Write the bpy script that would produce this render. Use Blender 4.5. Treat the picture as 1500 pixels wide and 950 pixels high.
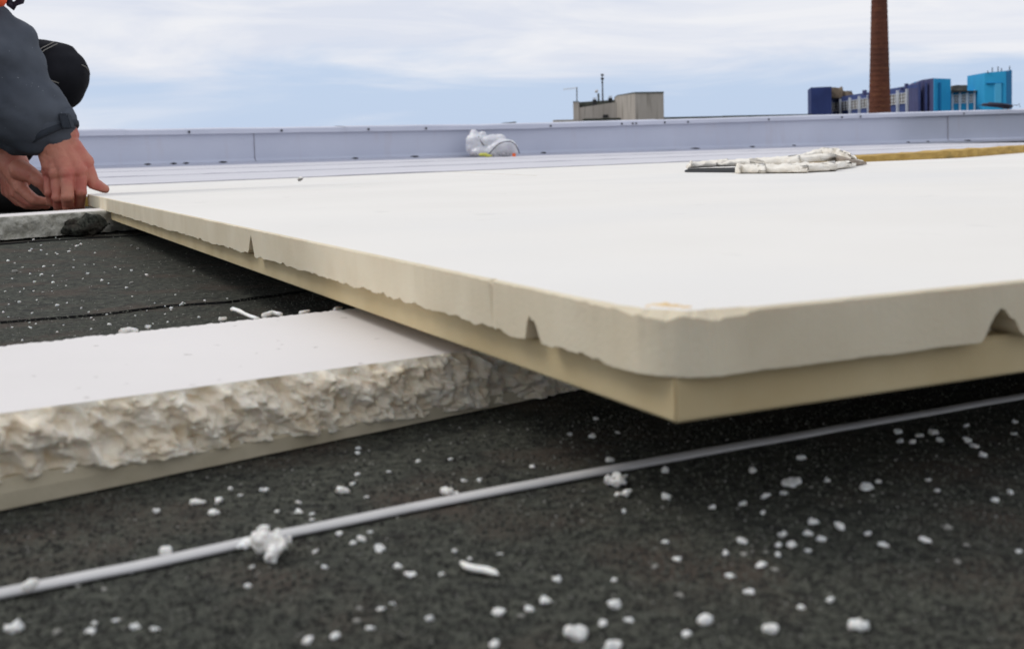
import bpy, bmesh, math, random
from mathutils import Vector, Matrix, noise
random.seed(7)
R = math.radians
scene = bpy.context.scene
for o in list(bpy.data.objects): bpy.data.objects.remove(o)
col = scene.collection

# ------------------------------------------------------------------ camera
F_PX, PPX, PPY, CAM_H, ROLL, HOR = 1719.0, 750.0, 318.0, 0.11, 1.38, 210.25
pitch = math.atan((PPY - HOR) / F_PX)
CR = Matrix.Rotation(math.pi/2 - pitch, 3, 'X') @ Matrix.Rotation(-R(ROLL), 3, 'Z')
CO = Vector((0, 0, CAM_H))
cd = bpy.data.cameras.new('camera'); cam = bpy.data.objects.new('camera', cd); col.objects.link(cam)
cam.matrix_world = Matrix.Translation(CO) @ CR.to_4x4()
cd.sensor_width = 36; cd.lens = F_PX/1500*36
cd.shift_y = -(475 - PPY)/1500
cd.clip_start = 0.01; cd.clip_end = 8000
cd.dof.use_dof = True; cd.dof.focus_distance = 1.0
cd.dof.aperture_fstop = (cd.lens/1000)/0.0019
scene.camera = cam

# ------------------------------------------------------------------ light
SUN_EL, SUN_AZ = R(48), R(-72)          # azimuth measured from +Y towards +X
sdir = Vector((math.sin(SUN_AZ)*math.cos(SUN_EL), math.cos(SUN_AZ)*math.cos(SUN_EL), math.sin(SUN_EL)))
sl = bpy.data.lights.new('sun', 'SUN'); sl.energy = 1.3; sl.angle = R(20); sl.color = (1, .96, .9)
so = bpy.data.objects.new('sun', sl); col.objects.link(so)
so.rotation_euler = sdir.to_track_quat('Z', 'Y').to_euler()
w = bpy.data.worlds.new('World'); scene.world = w; w.use_nodes = True
nt = w.node_tree; nt.nodes.clear(); L = nt.links
def N(t, **k):
    n = nt.nodes.new(t)
    for a, b in k.items(): setattr(n, a, b)
    return n
out = N('ShaderNodeOutputWorld'); bg = N('ShaderNodeBackground'); bg.inputs[1].default_value = 0.1
sky = N('ShaderNodeTexSky', sky_type='NISHITA', sun_disc=False, sun_elevation=SUN_EL, sun_rotation=SUN_AZ)
tc = N('ShaderNodeTexCoord')
mp = N('ShaderNodeMapping'); mp.inputs['Rotation'].default_value = (0, R(-4), 0); mp.inputs['Scale'].default_value = (3.2, 3.2, 22)
mp.inputs['Location'].default_value = (1.3, .4, 2.2)
nz = N('ShaderNodeTexNoise'); nz.inputs['Scale'].default_value = 1.0; nz.inputs['Detail'].default_value = 6; nz.inputs['Roughness'].default_value = .55
nz.inputs['Distortion'].default_value = .5
mp2 = N('ShaderNodeMapping'); mp2.inputs['Rotation'].default_value = (0, R(-4), 0); mp2.inputs['Scale'].default_value = (1.6, 1.6, 9); mp2.inputs['Location'].default_value = (4.1, 2.4, .3)
nz2 = N('ShaderNodeTexNoise'); nz2.inputs['Scale'].default_value = 1.0; nz2.inputs['Detail'].default_value = 3
L.new(tc.outputs['Generated'], mp.inputs[0]); L.new(mp.outputs[0], nz.inputs['Vector'])
L.new(tc.outputs['Generated'], mp2.inputs[0]); L.new(mp2.outputs[0], nz2.inputs['Vector'])
sep = N('ShaderNodeSeparateXYZ'); L.new(tc.outputs['Generated'], sep.inputs[0])
elev = N('ShaderNodeMapRange'); elev.inputs['From Min'].default_value = -.01; elev.inputs['From Max'].default_value = .12
elev.inputs['To Min'].default_value = -.13; elev.inputs['To Max'].default_value = .12
L.new(sep.outputs['Z'], elev.inputs['Value'])
a1 = N('ShaderNodeMath', operation='ADD'); L.new(nz.outputs['Fac'], a1.inputs[0]); L.new(elev.outputs[0], a1.inputs[1])
a2 = N('ShaderNodeMath', operation='MULTIPLY_ADD'); L.new(nz2.outputs['Fac'], a2.inputs[0]); a2.inputs[1].default_value = .9; L.new(a1.outputs[0], a2.inputs[2])
cr = N('ShaderNodeMapRange', interpolation_type='SMOOTHSTEP'); cr.inputs['From Min'].default_value = .76; cr.inputs['From Max'].default_value = 1.04
L.new(a2.outputs[0], cr.inputs['Value'])
thin = N('ShaderNodeMix', data_type='RGBA'); thin.inputs[0].default_value = .93
thin.inputs[7].default_value = (5.4, 6.6, 8.6, 1); L.new(sky.outputs[0], thin.inputs[6])
mx = N('ShaderNodeMix', data_type='RGBA'); L.new(cr.outputs[0], mx.inputs[0]); L.new(thin.outputs[2], mx.inputs[6])
mp3 = N('ShaderNodeMapping'); mp3.inputs['Rotation'].default_value = (0, R(-5), 0); mp3.inputs['Scale'].default_value = (5, 5, 30); mp3.inputs['Location'].default_value = (2.3, 5.4, 1.2)
nz3 = N('ShaderNodeTexNoise'); nz3.inputs['Scale'].default_value = 1.0; nz3.inputs['Detail'].default_value = 7; nz3.inputs['Roughness'].default_value = .6; nz3.inputs['Distortion'].default_value = .8
L.new(tc.outputs['Generated'], mp3.inputs[0]); L.new(mp3.outputs[0], nz3.inputs['Vector'])
sh = N('ShaderNodeMapRange'); sh.inputs['From Min'].default_value = .36; sh.inputs['From Max'].default_value = .64; L.new(nz3.outputs['Fac'], sh.inputs['Value'])
cl = N('ShaderNodeMix', data_type='RGBA'); cl.inputs[6].default_value = (7.2, 7.6, 8.6, 1); cl.inputs[7].default_value = (8.6, 8.7, 9.1, 1)
L.new(sh.outputs[0], cl.inputs[0]); L.new(cl.outputs[2], mx.inputs[7])
L.new(mx.outputs[2], bg.inputs[0]); L.new(bg.outputs[0], out.inputs[0])
vs = scene.view_settings; vs.view_transform = 'Standard'; vs.look = 'None'; vs.exposure = 0.0; vs.gamma = 1
scene.render.engine = 'CYCLES'

# ------------------------------------------------------------------ pixel -> world helpers
def ray(x, y): return CR @ Vector(((x-PPX)/F_PX, -(y-PPY)/F_PX, -1))
def hit(x, y, p, n):
    d = ray(x, y); return CO + d * ((Vector(p)-CO).dot(n) / d.dot(n))
def atz(x, y, z=0.0): return hit(x, y, (0, 0, z), Vector((0, 0, 1)))
def aty(x, y, Y): d = ray(x, y); return CO + d*(Y/d.y)

# ------------------------------------------------------------------ object helpers
def wmat(o):
    if o.parent is None: return o.matrix_basis.copy()
    return wmat(o.parent) @ o.matrix_parent_inverse @ o.matrix_basis
def adopt(o, parent):
    if parent is not None:
        o.parent = parent; o.matrix_parent_inverse = wmat(parent).inverted()
def tag(o, label=None, cat=None, group=None, kind=None):
    if label: o['label'] = label
    if cat: o['category'] = cat
    if group: o['group'] = group
    if kind: o['kind'] = kind
    return o
def thing(name, loc, label, cat, group=None):
    o = bpy.data.objects.new(name, None); col.objects.link(o); o.location = loc; o.empty_display_size = .05
    return tag(o, label, cat, group)
def obj(name, bm, mat, parent=None, smooth=False):
    me = bpy.data.meshes.new(name)
    bmesh.ops.recalc_face_normals(bm, faces=bm.faces[:]); bm.to_mesh(me); bm.free()
    if smooth: me.polygons.foreach_set('use_smooth', [True]*len(me.polygons))
    if mat: me.materials.append(mat)
    o = bpy.data.objects.new(name, me); col.objects.link(o); adopt(o, parent); return o
def BM(): return bmesh.new()
def hexa(bm, p):                         # 8 points: bottom ring, top ring
    v = [bm.verts.new(q) for q in p]
    for f in ((0,1,2,3),(4,5,6,7),(0,1,5,4),(1,2,6,5),(2,3,7,6),(3,0,4,7)): bm.faces.new([v[i] for i in f])
def box(bm, x0, x1, y0, y1, z0, z1):
    hexa(bm, [(x0,y0,z0),(x1,y0,z0),(x1,y1,z0),(x0,y1,z0),(x0,y0,z1),(x1,y0,z1),(x1,y1,z1),(x0,y1,z1)])
def fbox(bm, o, ex, ey, ez, x0, x1, y0, y1, z0, z1):   # box in a frame
    q = [(x0,y0,z0),(x1,y0,z0),(x1,y1,z0),(x0,y1,z0),(x0,y0,z1),(x1,y0,z1),(x1,y1,z1),(x0,y1,z1)]
    hexa(bm, [o + ex*a + ey*b + ez*c for a,b,c in q])
def tube(bm, pts, r, n=8, flat=1.0, cap=True):
    pts = [Vector(p) for p in pts]; rs = r if isinstance(r, (list, tuple)) else [r]*len(pts)
    rings = []
    for i, p in enumerate(pts):
        t = (pts[min(i+1, len(pts)-1)] - pts[max(i-1, 0)]).normalized()
        up = Vector((0,0,1)) if abs(t.z) < .95 else Vector((0,1,0))
        s = t.cross(up).normalized(); u = s.cross(t).normalized()
        rings.append([bm.verts.new(p + s*rs[i]*math.cos(2*math.pi*k/n) + u*rs[i]*flat*math.sin(2*math.pi*k/n)) for k in range(n)])
    for A, B in zip(rings, rings[1:]):
        for k in range(n): bm.faces.new([A[k], A[(k+1)%n], B[(k+1)%n], B[k]])
    if cap: bm.faces.new(rings[0]); bm.faces.new(rings[-1][::-1])
def ball(bm, c, r, sub=2, sc=(1,1,1), rot=None):
    m = Matrix.Translation(c) @ (rot.to_4x4() if rot else Matrix()) @ Matrix.Diagonal((sc[0], sc[1], sc[2], 1))
    return bmesh.ops.create_icosphere(bm, subdivisions=sub, radius=r, matrix=m)['verts']
def cone(bm, a, b, ra, rb):              # rounded cone = two balls and a frustum
    a, b = Vector(a), Vector(b)
    ball(bm, a, ra); ball(bm, b, rb)
    d = b - a
    if d.length > 1e-6:
        q = d.to_track_quat('Z', 'Y').to_matrix().to_4x4()
        bmesh.ops.create_cone(bm, cap_ends=True, segments=20, radius1=ra, radius2=rb, depth=d.length, matrix=Matrix.Translation((a+b)/2) @ q)
def remesh(bm, voxel, smooth=4, fac=.5):
    me = bpy.data.meshes.new('tmp'); bm.to_mesh(me); bm.free()
    o = bpy.data.objects.new('tmp', me); col.objects.link(o)
    m = o.modifiers.new('r', 'REMESH'); m.mode = 'VOXEL'; m.voxel_size = voxel
    if smooth: s = o.modifiers.new('s', 'SMOOTH'); s.factor = fac; s.iterations = smooth
    dg = bpy.context.evaluated_depsgraph_get(); dg.update()
    m2 = bpy.data.meshes.new_from_object(o.evaluated_get(dg))
    bpy.data.objects.remove(o); bpy.data.meshes.remove(me)
    b = BM(); b.from_mesh(m2); bpy.data.meshes.remove(m2); b.normal_update(); return b
def fbm(p, o=4): return noise.fractal(p, 1.0, 2.0, o)
def displace(bm, fn):
    bm.normal_update(); mv = [(v, v.normal*fn(v.co)) for v in bm.verts]
    for v, d in mv: v.co += d

# ------------------------------------------------------------------ materials
def mat(name, c1, c2=None, scale=8, detail=5, rough=.75, bump=0, bscale=None, bdist=.001, spec=.3, contrast=(.35,.65), stretch=None, sss=0, sssr=.004, metal=0):
    m = bpy.data.materials.new(name); m.use_nodes = True; t = m.node_tree; b = t.nodes['Principled BSDF']
    b.inputs['Roughness'].default_value = rough; b.inputs['Specular IOR Level'].default_value = spec; b.inputs['Metallic'].default_value = metal
    b.inputs['Base Color'].default_value = (*c1, 1)
    tcn = t.nodes.new('ShaderNodeTexCoord'); vec = tcn.outputs['Object']
    if stretch:
        mpn = t.nodes.new('ShaderNodeMapping'); mpn.inputs['Scale'].default_value = stretch; t.links.new(vec, mpn.inputs[0]); vec = mpn.outputs[0]
    if c2:
        n = t.nodes.new('ShaderNodeTexNoise'); n.inputs['Scale'].default_value = scale; n.inputs['Detail'].default_value = detail; t.links.new(vec, n.inputs['Vector'])
        r = t.nodes.new('ShaderNodeMapRange'); r.inputs['From Min'].default_value = contrast[0]; r.inputs['From Max'].default_value = contrast[1]; t.links.new(n.outputs['Fac'], r.inputs['Value'])
        x = t.nodes.new('ShaderNodeMix'); x.data_type = 'RGBA'; x.inputs[6].default_value = (*c1,1); x.inputs[7].default_value = (*c2,1)
        t.links.new(r.outputs[0], x.inputs[0]); t.links.new(x.outputs[2], b.inputs['Base Color'])
    if bump:
        n = t.nodes.new('ShaderNodeTexNoise'); n.inputs['Scale'].default_value = bscale or scale*4; n.inputs['Detail'].default_value = 6; t.links.new(vec, n.inputs['Vector'])
        q = t.nodes.new('ShaderNodeBump'); q.inputs['Strength'].default_value = bump; q.inputs['Distance'].default_value = bdist
        t.links.new(n.outputs['Fac'], q.inputs['Height']); t.links.new(q.outputs[0], b.inputs['Normal'])
    if sss:
        b.inputs['Subsurface Weight'].default_value = sss; b.inputs['Subsurface Radius'].default_value = (1, .5, .3); b.inputs['Subsurface Scale'].default_value = sssr
    return m
def overlay(m, colr, scale, lo, hi, amount=1.0, detail=4, stretch=None, off=(0,0,0)):      # add a patchy second colour
    t = m.node_tree; b = t.nodes['Principled BSDF']; s = b.inputs['Base Color']
    src = s.links[0].from_socket if s.links else None
    tcn = t.nodes.new('ShaderNodeTexCoord'); vec = tcn.outputs['Object']
    mpn = t.nodes.new('ShaderNodeMapping'); mpn.inputs['Location'].default_value = off
    if stretch: mpn.inputs['Scale'].default_value = stretch
    t.links.new(vec, mpn.inputs[0])
    n = t.nodes.new('ShaderNodeTexNoise'); n.inputs['Scale'].default_value = scale; n.inputs['Detail'].default_value = detail; t.links.new(mpn.outputs[0], n.inputs['Vector'])
    r = t.nodes.new('ShaderNodeMapRange'); r.inputs['From Min'].default_value = lo; r.inputs['From Max'].default_value = hi; r.inputs['To Max'].default_value = amount; t.links.new(n.outputs['Fac'], r.inputs['Value'])
    x = t.nodes.new('ShaderNodeMix'); x.data_type = 'RGBA'; x.inputs[7].default_value = (*colr, 1)
    if src: t.links.new(src, x.inputs[6])
    else: x.inputs[6].default_value = s.default_value
    t.links.new(r.outputs[0], x.inputs[0]); t.links.new(x.outputs[2], s); return m

M = {}
M['felt'] = mat('bitumen_felt', (.020,.021,.0165), (.082,.085,.066), scale=260, detail=4, rough=.9, bump=.9, bscale=520, bdist=.0016, spec=.25, contrast=(.36,.68))
overlay(M['felt'], (.072,.050,.038), 19, .50, .66, .6)
overlay(M['felt'], (.012,.012,.011), 75, .52, .68, .6, off=(3,1,0))
overlay(M['felt'], (.17,.17,.155), 900, .70, .76, .6, detail=2, off=(0,5,0))
M['felt_edge_and_gap_shade'] = mat('felt_edge_and_gap_shade', (.012,.012,.012), rough=.8)
M['board_top'] = mat('board_facing', (.79,.758,.70), (.76,.728,.67), scale=5, rough=.6, bump=.15, bscale=300, bdist=.0004)
overlay(M['board_top'], (.60,.575,.53), 26, .66, .74, .35, detail=6, stretch=(1,.5,1), off=(4,2,0))
overlay(M['board_top'], (.70,.69,.67), 1.7, .50, .7, .5, off=(1,7,0))
M['board_upper'] = mat('foam_edge_pale', (.69,.61,.455), (.62,.535,.385), scale=22, rough=.8, bump=.3, bscale=700, bdist=.0006, sss=.15, sssr=.004)
M['board_lower'] = mat('foam_edge_yellow', (.56,.455,.27), (.49,.385,.215), scale=24, rough=.8, bump=.3, bscale=700, bdist=.0006, sss=.15, sssr=.004)
M['torn'] = mat('torn_foam', (.93,.845,.70), (.80,.665,.47), scale=120, rough=.85, bump=.5, bscale=900, bdist=.001, contrast=(.4,.72), sss=.2, sssr=.004)
M['strip_lip'] = mat('strip_lower_edge', (.60,.53,.39), (.46,.40,.28), scale=45, rough=.85, bump=.3, bscale=800, bdist=.0006)
M['strip_top'] = mat('strip_facing', (.745,.708,.682), (.71,.676,.65), scale=9, rough=.7, bump=.2, bscale=400, bdist=.0004)
overlay(M['strip_top'], (.35,.31,.28), 130, .71, .74, .7, detail=2)
M['far_strip'] = mat('weathered_foam', (.56,.54,.47), (.40,.385,.32), scale=130, rough=.9, bump=.8, bscale=300, bdist=.003)
M['crumb'] = mat('foam_crumb', (.92,.91,.88), (.82,.79,.72), scale=160, rough=.85, bump=.4, bscale=1500, bdist=.0006, sss=.2, sssr=.002)
M['crumb_grey'] = mat('dusty_foam_crumb', (.36,.35,.32), (.25,.24,.21), scale=200, rough=.9)
M['orange_foam'] = mat('orange_foam', (.70,.46,.20), (.78,.60,.34), scale=200, rough=.85)
M['strap'] = mat('grey_plastic', (.60,.585,.57), (.52,.51,.50), scale=50, rough=.75, spec=.2)
M['membrane'] = mat('roof_membrane', (.615,.60,.63), (.55,.54,.57), scale=2.2, rough=.55, bump=.1, bscale=60, bdist=.002, stretch=(1,2,1))
overlay(M['membrane'], (.50,.48,.48), 5, .6, .75, .4, stretch=(1,6,1))
M['upstand'] = mat('parapet_membrane', (.55,.575,.672), (.50,.525,.625), scale=1.6, rough=.5, bump=.15, bscale=18, bdist=.004, spec=.4)
overlay(M['upstand'], (.50,.47,.52), 4, .58, .78, .5, stretch=(3,3,.6))
M['cap'] = mat('cap_sheet', (.56,.575,.67), (.50,.52,.61), scale=3, rough=.42, bump=.12, bscale=14, bdist=.004, spec=.5)
overlay(M['cap'], (.62,.40,.17), 2.3, .68, .76, .8, off=(.7,.2,0))
M['screw'] = mat('dark_screw', (.05,.05,.06), rough=.5)
M['gap'] = mat('flange_gap_black', (.01,.01,.012), rough=.8)  # near-black colour painting the shade of the flange gaps
M['seam'] = mat('seam_line', (.42,.41,.46), rough=.7)
M['ochre'] = mat('ochre_foam', (.55,.36,.10), (.40,.25,.06), scale=14, rough=.85, bump=.4, bscale=120, bdist=.003, stretch=(1,1,4))
overlay(M['ochre'], (.20,.15,.05), 8, .58, .7, .7, stretch=(1,1,6))
M['bag'] = mat('white_plastic_bag', (.72,.72,.74), (.58,.58,.62), scale=14, rough=.32, bump=.4, bscale=50, bdist=.006, spec=.5, sss=.25, sssr=.02)
M['cable'] = mat('dark_cable', (.035,.03,.05), rough=.5)
M['yellow'] = mat('yellow_plastic', (.62,.60,.12), (.5,.5,.1), scale=60, rough=.5)
M['orange'] = mat('orange_plastic', (.85,.16,.05), rough=.45)
M['scrap'] = mat('grey_scrap', (.42,.41,.43), (.2,.2,.22), scale=60, rough=.7)
M['skin'] = mat('skin', (.53,.215,.145), (.47,.135,.10), scale=30, detail=4, rough=.5, bump=.35, bscale=330, bdist=.0012, spec=.35, contrast=(.4,.66), sss=.18, sssr=.006)
M['nail'] = mat('fingernail', (.66,.33,.25), rough=.4)
M['jacket'] = mat('jacket_cloth', (.082,.093,.113), (.056,.064,.08), scale=14, rough=.85, bump=.3, bscale=900, bdist=.0005, spec=.2)
overlay(M['jacket'], (.30,.31,.33), 260, .77, .78, .8, detail=1)
M['cuff'] = mat('cuff_cloth', (.028,.034,.045), (.02,.024,.032), scale=40, rough=.8)
M['trousers'] = mat('black_trousers', (.0095,.0098,.013), (.015,.0155,.02), scale=22, rough=.85, bump=.3, bscale=700, bdist=.0005, spec=.15)
M['stitch'] = mat('pale_thread', (.34,.32,.28), rough=.8)
M['vest'] = mat('orange_vest', (.80,.10,.03), rough=.7)
M['hair'] = mat('dark_hair', (.02,.014,.01), rough=.6)
M['eye'] = mat('eye_white', (.7,.7,.68), rough=.2)
M['boot'] = mat('black_boot', (.015,.014,.013), rough=.55)
M['helmet'] = mat('white_helmet', (.7,.7,.7), rough=.3)
M['brick'] = mat('chimney_brick', (.17,.058,.032), (.115,.040,.024), scale=2.2, rough=.9, bump=.5, bscale=9, bdist=.05, stretch=(1,1,3))
overlay(M['brick'], (.075,.033,.026), .16, .45, .62, .55)
overlay(M['brick'], (.24,.10,.045), 1.1, .56, .7, .5, stretch=(.6,.6,3), off=(4,0,2))
M['iron'] = mat('dark_iron', (.05,.045,.045), rough=.6)
M['concrete'] = mat('weathered_concrete', (.50,.45,.395), (.40,.355,.31), scale=1.1, rough=.9, bump=.3, bscale=6, bdist=.03, stretch=(3,3,.35))
overlay(M['concrete'], (.16,.14,.11), 1.6, .58, .74, .7, stretch=(3,3,.22), off=(2,0,1))
overlay(M['concrete'], (.46,.41,.36), 3.5, .58, .7, .5, stretch=(2.4,2.4,.1), off=(7,2,1))
M['darkroof'] = mat('dark_roofing', (.055,.055,.055), (.035,.035,.035), scale=2, rough=.9)
M['mossy'] = mat('dark_coping', (.085,.09,.07), (.05,.055,.045), scale=3, rough=.9)
M['navy'] = mat('navy_wall', (.032,.052,.17), (.024,.038,.13), scale=.5, rough=.85)
M['blue'] = mat('blue_wall', (.055,.085,.24), (.04,.06,.18), scale=.4, rough=.85)
M['purple'] = mat('purple_grey_wall', (.085,.09,.20), (.055,.058,.14), scale=.9, rough=.9, stretch=(2,2,.5))
M['cyan'] = mat('cyan_wall', (.03,.37,.66), (.025,.32,.60), scale=.4, rough=.8)
M['cyan_deep'] = mat('deep_cyan_wall', (.012,.20,.44), (.012,.17,.38), scale=.4, rough=.8)
M['whitepaint'] = mat('white_paint', (.86,.88,.90), (.78,.80,.84), scale=1.2, rough=.7)
M['glass'] = mat('window_glass', (.055,.05,.05), (.20,.165,.13), scale=.5, rough=.65, spec=.12, detail=1)
M['tanroof'] = mat('tan_masonry', (.27,.21,.15), (.14,.11,.085), scale=.9, rough=.95, bump=.6, bscale=3, bdist=.2)
M['ground'] = mat('city_ground', (.10,.105,.09), (.06,.075,.045), scale=.02, rough=.95)
M['wall'] = mat('host_building_wall', (.36,.34,.31), (.30,.285,.26), scale=.4, rough=.9)
M['foliage'] = mat('far_foliage', (.045,.06,.035), (.075,.085,.05), scale=.3, rough=.95)

# ------------------------------------------------------------------ roof, felt sheets, ground
ZM = .03                                                    # top of the finished membrane
PB0, PB1 = atz(110, 247, ZM), atz(1480, 206, ZM)            # foot of the parapet
pe = (PB1-PB0); pe.z = 0; pe.normalize(); pm = Vector((-pe.y, pe.x, 0)); ez = Vector((0,0,1))
P0 = Vector((PB0.x, PB0.y, 0))
def pf(a, b, z): return P0 + pe*a + pm*b + ez*z
g = BM(); v = [g.verts.new((x, y, -15)) for x, y in ((-6000,-6000),(6000,-6000),(6000,6000),(-6000,6000))]; g.faces.new(v)
tag(obj('ground', g, M['ground']), kind='structure')
b = BM(); fbox(b, P0, pe, pm, ez, -7, 12, -11, .30, -15, -.06)
tag(obj('host_building', b, M['wall']), 'pale host building under the flat roof being insulated', 'building')
b = BM(); fbox(b, P0, pe, pm, ez, -6.9, 11.9, -10.9, .25, -.058, 0)
deck = tag(obj('roof_deck', b, M['felt']), kind='structure')

def felt_sheet(px, z, far):
    """one torch-on sheet lying over the last: its near edge is a lap with real thickness"""
    pts = [atz(x, y, 0) for x, y in px]
    d0 = (pts[1]-pts[0]).normalized(); pts = [pts[0]-d0*1.6] + pts + [pts[-1] + (pts[-1]-pts[-2]).normalized()*2.4]
    fine = []
    for A, B in zip(pts, pts[1:]):
        n = max(2, int((B-A).length/.02))
        for i in range(n): fine.append(A.lerp(B, i/n))
    fine.append(pts[-1]); bm = BM(); rows = []
    nrm = Vector((-d0.y, d0.x, 0))
    for i, p in enumerate(fine):
        q = p + nrm*(.004*fbm(p*9)+.0015*fbm(p*60)); lift = .0006*max(0, fbm(p*14+Vector((3,0,0))))
        rows.append([bm.verts.new(q + ez*(z-.0019+lift)) , bm.verts.new(q + ez*(z+lift)), bm.verts.new(q + nrm*.02 + ez*z), bm.verts.new(q + nrm*far + ez*z)])
    for A, B in zip(rows, rows[1:]):
        for k in range(3): bm.faces.new([A[k], B[k], B[k+1], A[k+1]])
    o = obj('felt_sheet', bm, M['felt'], deck)
    o.data.materials.append(M['felt_edge_and_gap_shade'])
    for i, p in enumerate(o.data.polygons):
        if i % 3 == 0: p.material_index = 1
    return o
felt_sheet([(0,474),(150,462),(250,449),(330,444),(420,432),(520,416)], .0017, 3.4)
felt_sheet([(0,361),(45,357),(160,350)], .0032, 2.6)

# finished part of the roof: ochre boards under the membrane, seen end-on
ZL = .0235
def frame(p, q):
    d = q-p; d.z = 0; d.normalize(); return Vector((p.x, p.y, 0)), d, Vector((-d.y, d.x, 0))
fa, fb_ = frame(atz(0, 283, ZL), atz(60, 280.5, ZL)), frame(atz(90, 289, ZL), atz(860, 261, ZL))
for i, (f_, s0, s1) in enumerate(((fa, -1.2, .065), (fb_, 0, 1.18), (fb_, 1.184, 2.38), (fb_, 2.384, 3.58), (fb_, 3.584, 5.2))):
    bm = BM(); fbox(bm, *f_, ez, s0, s1, 0, .75 if i == 0 else 2.3, .0036, ZL - (.003 if i == 0 else 0))
    bmesh.ops.subdivide_edges(bm, edges=[e for e in bm.edges if abs((e.verts[0].co-e.verts[1].co).dot(f_[1])) > .5], cuts=40, use_grid_fill=True)
    for v in bm.verts: v.co += f_[2]*.003*fbm(v.co*12)
    o = obj('laid_board', bm, M['ochre']); o.data.materials.append(M['board_top'])
    for p in o.data.polygons:
        if p.normal.z > .9: p.material_index = 1
    tag(o, 'ochre edged white topped board behind the left hand at the far left' if i == 0 else 'white topped board laid under the membrane edge, just behind the large board', 'insulation board', 'boards laid under the membrane edge')
e0, e1 = atz(0, 277, ZM-.0045), atz(1000, 236.5, ZM-.0045)
E0, ee, en = frame(e0, e1)
mem = bpy.data.objects.new('roof_membrane', None); col.objects.link(mem); mem.location = E0; tag(mem, kind='structure')
# strips from the near edge to the parapet (parapet line is not quite parallel: last strip ends under it)
def mline(s, frac):
    near = E0 + ee*s; pb = P0 + pe*((near-P0).dot(pe)) + pm*.08
    return near.lerp(pb, frac)
fr = [-.004, .30, .62, 1.0]
for k in range(3):
    bm = BM(); rows = []
    for i in range(141):
        s = -3.2 + i*.075; zt = ZM + .0045*k*0 + .003*(k % 2)
        A, B = mline(s, fr[k]-(.03 if k else 0)), mline(s, fr[k+1])
        wob = en*(.006*fbm(A*3)); zz = .0025*max(0, fbm(A*5+Vector((k*4,0,0))))
        zt = ZM - .0045 + .0012*k
        rows.append([bm.verts.new(A+wob+ez*(zt-.0015)), bm.verts.new(A+wob+ez*(zt+zz)), bm.verts.new(A+wob+en*.03+ez*zt), bm.verts.new(B+ez*(zt-.0002))])
    for A, B in zip(rows, rows[1:]):
        for q in range(3): bm.faces.new([A[q], B[q], B[q+1], A[q+1]])
    o = obj('membrane_sheet', bm, M['membrane'], mem)
    o.data.materials.append(M['seam'])
    for i, p in enumerate(o.data.polygons):
        if i % 3 == 0: p.material_index = 1

# ochre batten lying on the felt behind the large board, at the right
q0, q1 = atz(1235, 231, .05), atz(1520, 212.6, .05); qd = (q1-q0).normalized(); qn = Vector((-qd.y, qd.x, 0)); q0.z = 0
bm = BM(); fbox(bm, q0, qd, qn, ez, -.05, 2.6, 0, .09, .0065, .05)
bmesh.ops.subdivide_edges(bm, edges=bm.edges[:], cuts=3, use_grid_fill=True)
bmesh.ops.subdivide_edges(bm, edges=[e for e in bm.edges if abs((e.verts[0].co-e.verts[1].co).dot(qd)) > .3], cuts=14)
for v in bm.verts: v.co += Vector((fbm(v.co*10), fbm(v.co*10+Vector((5,0,0))), fbm(v.co*10+Vector((0,9,0)))))*.003
tag(obj('ochre_batten', bm, M['ochre']), 'long ochre foam batten lying behind the large white board at the right', 'batten')

# ------------------------------------------------------------------ parapet
def par_s(px):                          # distance along the parapet of image column px (on its face)
    p = hit(px, 215, P0, pm); return (p-P0).dot(pe)
PHP = [(par_s(x), hit(x, y, P0, pm).z) for x, y in ((110, 191.5), (750, 182.5), (1460, 162))]
def PHf(s):                             # top of the cap
    (a, za), (b_, zb), (c_, zc) = PHP
    return za + (zb-za)*(s-a)/(b_-a) if s < b_ else zb + (zc-zb)*(s-b_)/(c_-b_)
par = thing('parapet', P0, 'low roof edge parapet clad in pale lavender sheet with screwed cap', 'parapet')
cuts = [-4.5, par_s(-330), par_s(372), par_s(1388), 9.5]
LIP = .030
for i, (s0, s1) in enumerate(zip(cuts, cuts[1:])):
    bm = BM(); n = int((s1-s0)/.06); d = .0025*(i % 2)
    rows = []
    for k in range(n+1):
        s = s0 + (s1-s0)*k/n + (.004 if k == 0 else 0); PH = PHf(s)
        bul = .004*fbm(Vector((s*2.2, i, 0)))
        rows.append([bm.verts.new(pf(s, b_, z)) for b_, z in ((-.045-d, ZM+.011), (-.012-d+bul*.3, ZM+.014), (-.002-d+bul, ZM+.03), (-d+bul*1.2, ZM+(PH-ZM)*.5), (-d, PH-.006), (.04, PH-.006), (.04, ZM))])
    for A, B in zip(rows, rows[1:]):
        for q in range(6): bm.faces.new([A[q], B[q], B[q+1], A[q+1]])
    obj('upstand_sheet', bm, M['upstand'], par, smooth=False)
    if 0 < i < 4:
        bm = BM(); s = s0; PH = PHf(s); tube(bm, [pf(s, -.0045, ZM+.02+(PH-ZM-LIP)*k/8*.9) + pe*(.003*noise.noise(Vector((k*.7, i, 0)))) for k in range(9)], .0013 if i < 3 else .006, 6)
        obj('joint', bm, M['seam'], par)
bm = BM(); sL, sM, sR = -4.5, PHP[1][0], 9.5
for a, b_ in ((sL, sM), (sM, sR)): hexa(bm, [pf(a,.04,-.05),pf(b_,.04,-.05),pf(b_,.26,-.05),pf(a,.26,-.05),pf(a,.04,PHf(a)-.012),pf(b_,.04,PHf(b_)-.012),pf(b_,.26,PHf(b_)-.012),pf(a,.26,PHf(a)-.012)])
obj('core', bm, M['wall'], par)
ccuts = [-4.5, par_s(-500), par_s(183), par_s(505), par_s(972), par_s(1258), 9.5]
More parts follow.
